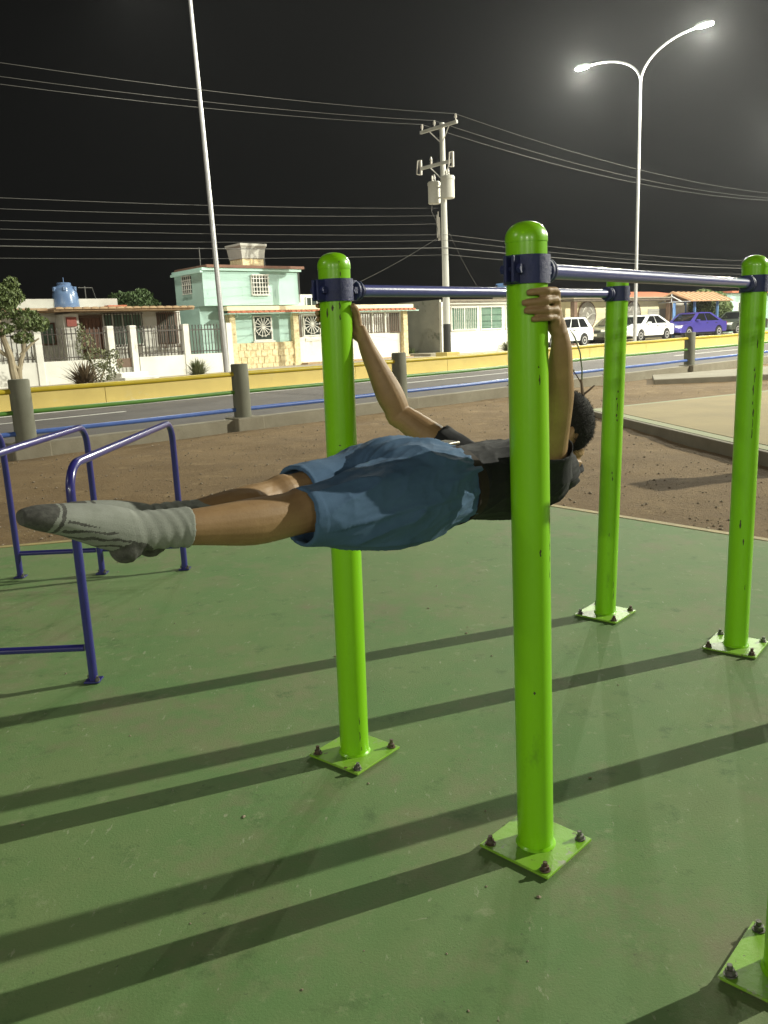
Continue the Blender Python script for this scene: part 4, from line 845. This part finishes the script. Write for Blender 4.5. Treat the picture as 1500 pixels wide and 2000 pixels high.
# arms
LS = Pb(-.09, -.163, -.035); RS = Pb(-.06, .185, -.025)
def ring_pt(pc, ang, r, z): return Vector((pc[0] + math.cos(ang)*r, pc[1] + math.sin(ang)*r, z))
NAILS = []
def hand(b, pc, z0, kn, tip, pal, wrist, thumb, sgn):
    """pc pole centre; kn/tip/pal angles of knuckles, finger tips and palm round the post; wrist a point"""
    zs = [z0+.0365, z0+.0135, z0-.0095, z0-.0315]; ext = (.88, 1.0, .95, .76); fr = (.0096, .0099, .0096, .0086)
    for i in range(4):
        a0 = kn; a1 = kn + (tip-kn)*ext[i]; P = []; Rr = []
        for k in range(9):
            t = k/8; a = a0 + (a1-a0)*t; off = fr[i]*.93 + .013*(1-t)**3 + .0035*math.exp(-((t-.42)/.09)**2)
            P.append(ring_pt(pc, a, PR+off, zs[i] - .004*t + .0015*math.sin(i*2+t*3))); Rr.append((fr[i]*(1.08-.16*t + .10*math.exp(-((t-.42)/.08)**2)),)*2)
        Rr[-1] = (fr[i]*.72,)*2; NAILS.append((P[-1], P[-2], pc))
        limb(b, P, Rr, n=12, sub=2)
        # metacarpal from wrist to knuckle
        K = P[0]; am = pal + (kn-pal)*.55; Mid = ring_pt(pc, am, PR+.020, (K.z*.62+wrist.z*.38))
        wq = wrist + Vector((0, 0, .0)) + (K-wrist).normalized()*.012
        limb(b, [wq, Mid, K], [(.017, .017), (.0150, .0150), (.0125, .0125)], n=12, sub=3)
    # heel of the palm and thumb
    Hm = ring_pt(pc, pal, PR+.016, wrist.z*.5+z0*.5); limb(b, [wrist, Hm, ring_pt(pc, pal, PR+.014, z0+.012)], [(.020, .022), (.018, .020), (.012, .014)], n=12, sub=3)
    T = [wrist*.6 + Hm*.4, ring_pt(pc, pal + (thumb-pal)*.38, PR+.017, z0-.012), ring_pt(pc, pal + (thumb-pal)*.72, PR+.0125, z0+.016), ring_pt(pc, thumb, PR+.011, z0+.030)]
    limb(b, T, [(.016, .016), (.0145, .0145), (.0118, .0118), (.0085, .0085)], n=12, sub=4)
cA = pole_pt('A', 1.60); cB = pole_pt('B', 1.61); rad = math.radians
WL = ring_pt(cA, rad(2), PR+.038, 1.520); WR = ring_pt(cB, rad(8), PR+.036, 1.530)
hand(body, cA, 1.605, rad(-22), rad(-113), rad(12), WL, rad(112), 1)
hand(body, cB, 1.618, rad(75), rad(187), rad(35), WR, rad(-28), -1)
EL = LS.lerp(WL, .53) + Vector((.010, -.008, -.01)); ER = Pb(-.190, .405, .150)
limb(body, [LS - (EL-LS)*.12, LS.lerp(EL, .25), LS.lerp(EL, .6), EL, EL.lerp(WL, .28), EL.lerp(WL, .62), EL.lerp(WL, .9), WL + Vector((-.010, -.002, .046))],
     [(.056, .058), (.053, .055), (.046, .047), (.041, .042), (.043, .043), (.035, .036), (.0265, .029), (.016, .019)], up=RB)
limb(body, [RS - (ER-RS)*.12, RS.lerp(ER, .25), RS.lerp(ER, .55), RS.lerp(ER, .90), ER + Vector((-.004, 0, -.006)), ER.lerp(WR, .10), ER.lerp(WR, .30), ER.lerp(WR, .62), ER.lerp(WR, .9), WR + Vector((-.010, .006, .046))],
     [(.058, .060), (.058, .060), (.053, .054), (.044, .045), (.042, .042), (.045, .045), (.049, .047), (.037, .038), (.0270, .030), (.016, .019)], up=UB)
# legs and feet (a along body, b across, c up)
def leg(b, sg, k=0):
    y = sg*.085; z = .0 if sg < 0 else .008; f = 0 if sg < 0 else .085; y2 = y if sg < 0 else y*.45
    limb(b, [Pb(-.58, y, .0+z), Pb(-.70, y, .008+z), Pb(-.88, y*.95, .024+z), Pb(-1.01, y*.9, .040+z), Pb(-1.065+f*.4, y*.86, .047+z), Pb(-1.125+f*.5, y*.82, .044+z), Pb(-1.225+f*.7, (y*.3+y2*.7)*.75, .049+z), Pb(-1.35+f*.9, y2*.66, .066+z*.5), Pb(-1.45+f, y2*.56, .081-(.008 if sg > 0 else 0)), Pb(-1.495+f, y2*.52, .086-(.008 if sg > 0 else 0))],
         [(.088, .088), (.086, .086), (.074, .072), (.061, .058), (.060, .056), (.055, .052), (.057, .052), (.044, .042), (.036, .034), (.035, .033)])
    foot(b, FB[sg], .012 if sg < 0 else -.008, 0, f)
FA = -.094; FB = {-1: -.044, 1: .022}
def foot(b, y, z, g, f=0):
    tp = .006 if g else -.004
    limb(b, [Pb(FA+f-1.37, y, .076+z), Pb(FA+f-1.415, y, .078+z), Pb(FA+f-1.455, y, .096+z), Pb(FA+f-1.505, y, .119+z), Pb(FA+f-1.55, y, .138+z), Pb(FA+f-1.590-tp, y, .152+z), Pb(FA+f-1.615-tp*1.5, y, .159+z)],
         [(.038+g, .034+g), (.045+g, .037+g), (.044+g, .038+g), (.038+g, .040+g), (.029+g, .043+g), (.021+g, .037+g), (.011+g, .022+g)], up=(ZB+UB*.6).normalized())
    blob(b, Pb(FA+f-1.428, y, .054+z), ((UB*.8-ZB*.6).normalized(), RB, (ZB*.8+UB*.6).normalized()), (.034+g, .030+g, .038+g))
for sg in (-1, 1): leg(body, sg)
bo = fuse('body', body, ['skin'], .0031, 3, person)
for tp_, pv_, pc_2 in NAILS:
    k = MB(); ra_ = (tp_ - Vector((pc_2[0], pc_2[1], tp_.z))).normalized(); tg_ = (tp_-pv_).normalized(); blob(k, tp_ - tg_*.001 + ra_*.0058, (tg_, ZB, ra_), (.0060, .0052, .0016), 10, 6)
    o = k.build('fingernail', 'nail', bo, smooth=True); o.matrix_parent_inverse = PINV
# eyes
for sg in (-1, 1):
    k = MB(); blob(k, HP + HF*.0885 + HL*sg*.032 + HC*.010, (HL, HF, HC), (.011, .008, .006), 12, 8); o = k.build('eye', 'hair', person, smooth=True); o.matrix_parent_inverse = PINV
# hair: cap of short strands
k = MB(); rng = random.Random(3); R = []
def hairline(d): return d.z > (.42 if d.y > .35 else (-.02 if abs(d.x) > .62 and d.y > -.35 else (-.86 if d.y < -.25 else -.45))) and not (d.y > .72 and d.z < .62)
N_, M_ = 40, 26; keep = {}
for i in range(M_+1):
    ph = -PI/2 + PI*i/M_
    for j in range(N_):
        th = 2*PI*j/N_; d = Vector((math.cos(ph)*math.cos(th), math.cos(ph)*math.sin(th), math.sin(ph)))
        if hairline(d):
            s = hfn(d); g = 1.035 + .012*mnoise.noise(d*5) + .015*max(0, d.z)
            keep[(i, j)] = len(k.v); k.v.append(tuple(HP + HL*d.x*.079*s.x*g + HF*d.y*.100*s.y*g + HC*d.z*.124*s.z*g))
for i in range(M_):
    for j in range(N_):
        q = [(i, j), (i, (j+1) % N_), (i+1, (j+1) % N_), (i+1, j)]
        if all(x in keep for x in q): k.f.append(tuple(keep[x] for x in q)); k.mi.append(0)
cnt = 0
while cnt < 7000:
    d = Vector((rng.gauss(0, 1), rng.gauss(0, 1), rng.gauss(0, 1))).normalized()
    if not hairline(d): continue
    cnt += 1; s = hfn(d); p = HP + HL*d.x*.080*s.x + HF*d.y*.100*s.y + HC*d.z*.126*s.z
    nr = (HL*d.x + HF*d.y + HC*d.z).normalized(); g = (nr*.6 + HF*.35*max(0, d.z) - HC*.35*(1-max(0, d.z)) + Vector((rng.uniform(-.5, .5), rng.uniform(-.5, .5), rng.uniform(-.5, .5)))).normalized()
    t_ = nr.cross(g).normalized(); L_ = rng.uniform(.006, .016)
    k.add([p + t_*.0009, p - t_*.0009, p + g*L_], [(0, 1, 2)])
ho = k.build('hair', 'hair', person, smooth=True); ho.matrix_parent_inverse = PINV
# t-shirt
sh = MB()
limb(sh, [Pb(-.52, 0, -.005), Pb(-.43, 0, -.012), Pb(-.30, 0, -.03), Pb(-.16, 0, -.048), Pb(-.04, 0, -.05), Pb(.04, -.006, -.042), Pb(.10, -.014, -.022), HP - HC*.150 - HF*.028, HP - HC*.118 - HF*.030],
     [(.100, .158), (.104, .160), (.112, .166), (.122, .186), (.118, .195), (.104, .168), (.086, .110), (.072, .078), (.064, .068)], n=36, ex=2.3)
for S_, E_ in ((LS, EL), (RS, ER)):
    d = (E_-S_).normalized(); ins = Pb(-.03, .10*(1 if S_ is RS else -1), -.045)
    limb(sh, [ins, S_ - d*.01, S_ + d*.06, S_ + d*.10, S_ + d*.135], [(.075, .085), (.078, .084), (.070, .074), (.066, .068), (.067, .069)], up=RB if S_ is LS else UB, hollow=.35, th=.008)
def ridge(q): return (1-abs(mnoise.noise(q)))**5
def fold_shirt(p, n):
    a, b_, c = loc_(p); ang = math.atan2(c+.04, b_)
    f1 = ridge(Vector((a*9 + ang*1.4, ang*1.8, 2.2))); f2 = ridge(Vector((a*5 - ang*2.2, ang*2.6 + a*3, 9.1))); f3 = ridge(Vector((a*22 + ang*2, ang*3, 5)))
    return .0050*(f1-.35) + .0030*(f2-.35) + .002*mnoise.noise(p*6)
fuse('t_shirt', sh, ['shirt'], .0055, 4, person, fold_shirt)
# shorts
so = MB()
limb(so, [Pb(-.445, 0, -.008), Pb(-.50, 0, .0), Pb(-.58, 0, .008), Pb(-.67, 0, .012), Pb(-.75, 0, .010), Pb(-.81, 0, .010)],
     [(.110, .164), (.122, .176), (.140, .190), (.146, .194), (.130, .188), (.085, .15)], n=36, ex=2.25)
limb(so, [Pb(-.61, -.085, .004), Pb(-.76, -.094, .006), Pb(-.90, -.094, .014), Pb(-1.02, -.090, .026), Pb(-1.10, -.086, .036)], [(.122, .105), (.124, .106), (.106, .098), (.085, .085), (.073, .076)], n=30, ex=2.2, hollow=.4, th=.010)
limb(so, [Pb(-.61, .085, .010), Pb(-.72, .094, .014), Pb(-.82, .096, .024), Pb(-.91, .090, .036), Pb(-.985, .084, .044)], [(.122, .105), (.124, .106), (.106, .100), (.090, .090), (.082, .086)], n=30, ex=2.2, hollow=.4, th=.010)
def ridge(q): return (1-abs(mnoise.noise(q)))**5
def fold_shorts(p, n):
    a, b_, c = loc_(p); ang = math.atan2(c, b_)
    f1 = ridge(Vector((a*3.2 + ang*1.1, ang*2.6 - a*2.0, 1.3))); f2 = ridge(Vector((a*6 - ang*1.6, ang*3.4 + a*4, 7.7))); f3 = ridge(Vector((a*13 + ang*2, ang*5, 3.1)))
    near = max(0, min(1, (a+.62)/.14)); hem = .0010 if (a < (-1.075 if b_ < 0 else -.962)) else 0
    he = -1.10 if b_ < 0 else -.985; k = .25+.75*max(0, min(1, (a-he)/.16))
    return k*(.0105*(f1-.35) + .006*(f2-.35)*(.4+near) + .0022*(f3-.35)) + hem + .003*mnoise.noise(p*6)
fuse('shorts', so, ['denim'], .0055, 4, person, fold_shorts)
# belt with buckle
bl = MB(); R = rings([Pb(-.480, 0, -.006), Pb(-.428, 0, -.008)], [(.125, .178), (.118, .171)], ZB, 1, 48, 2.25)
inn = [[(lambda c: c + (p-c)*.965)(sum(r, Vector())/len(r)) for p in r] for r in R[::-1]]
bl.loft(R + inn + [R[0]], cap=False); o = bl.build('belt', 'belt', person, smooth=True); o.matrix_parent_inverse = PINV
k = MB(); mm = Matrix.Translation(Pb(-.455, -.03, .116)) @ Matrix((UB, RB, ZB)).transposed().to_4x4(); k.box((-.024, -.03, -.004), (.024, .03, .006), mm); o = k.build('buckle', 'buckle', person, bevel=.003); o.matrix_parent_inverse = PINV
# socks
def sock(sg):
    f = 0 if sg < 0 else .085; y = FB[sg]; z = .012 if sg < 0 else -.008; b = MB(); q = -.085 if sg < 0 else .085*.45; d = 0 if sg < 0 else -.009
    limb(b, [Pb(-1.385+f, q*.62, .072+d), Pb(-1.395+f, q*.61, .074+d), Pb(-1.425+f, q*.585, .079+d), Pb(-1.465+f, q*.54, .085+d), Pb(-1.51+f, q*.50, .088+d)], [(.048, .045), (.0465, .044), (.044, .041), (.044, .040), (.045, .040)], n=24)
    foot(b, y, z, .004, f)
    H0 = Pb(FA+f-1.425, y, .035+z); fdir = (Pb(FA-1.61, 0, .157) - Pb(FA-1.425, 0, .035)).normalized(); fup = (ZB - fdir*fdir.z).normalized()
    def disp(p, n):
        a, b_, c = loc_(p); d = 0
        if a > -1.52+f: d = .0014*math.sin((a + .25*c)*2*PI/.024 + 3.0*mnoise.noise(p*9))*max(0, mnoise.noise(p*7+Vector((2, 0, 7)))*1.2+.45)*(1 if a < -1.40+f else .15)
        return d + .0016*mnoise.noise(p*14)
    def mfn(p):
        a, b_, c = loc_(p); q = p - H0; t = q.dot(fdir); hgt = q.dot(fup)
        if t > .192 + .01*mnoise.noise(p*20): return 1
        if .176 < t < .184: return 1
        hp = (p - H0 + ZB*.005); 
        if hp.length < .050 and hgt < .045: return 1
        if .015 < t < .17 and hgt < .034-.06*t:   # dark stripes along the arch
            v = (hgt + .30*t + .006*mnoise.noise(p*30))/.0155
            if (v % 1) < .34: return 1
        return 0
    return fuse('sock', b, ['sock', 'sock_dark'], .0032, 3, person, disp, mfn)
for sg in (-1, 1): sock(sg)

# ================================================================== night air: thin even haze round the whole place
hz = MB().box((-1100, -1100, -6), (1100, 1100, 24)).build('haze', 'cable'); tag(hz, 'thin night haze in the air', 'haze', kind='stuff')
hm = bpy.data.materials.new('haze'); hm.use_nodes = True; nt = hm.node_tree; nt.nodes.remove(nt.nodes['Principled BSDF'])
pv = nt.nodes.new('ShaderNodeVolumePrincipled'); pv.inputs['Color'].default_value = (.93, .95, 1, 1); pv.inputs['Density'].default_value = HAZE; pv.inputs['Anisotropy'].default_value = .72
nt.links.new(pv.outputs[0], nt.nodes['Material Output'].inputs['Volume']); hz.data.materials.clear(); hz.data.materials.append(hm)
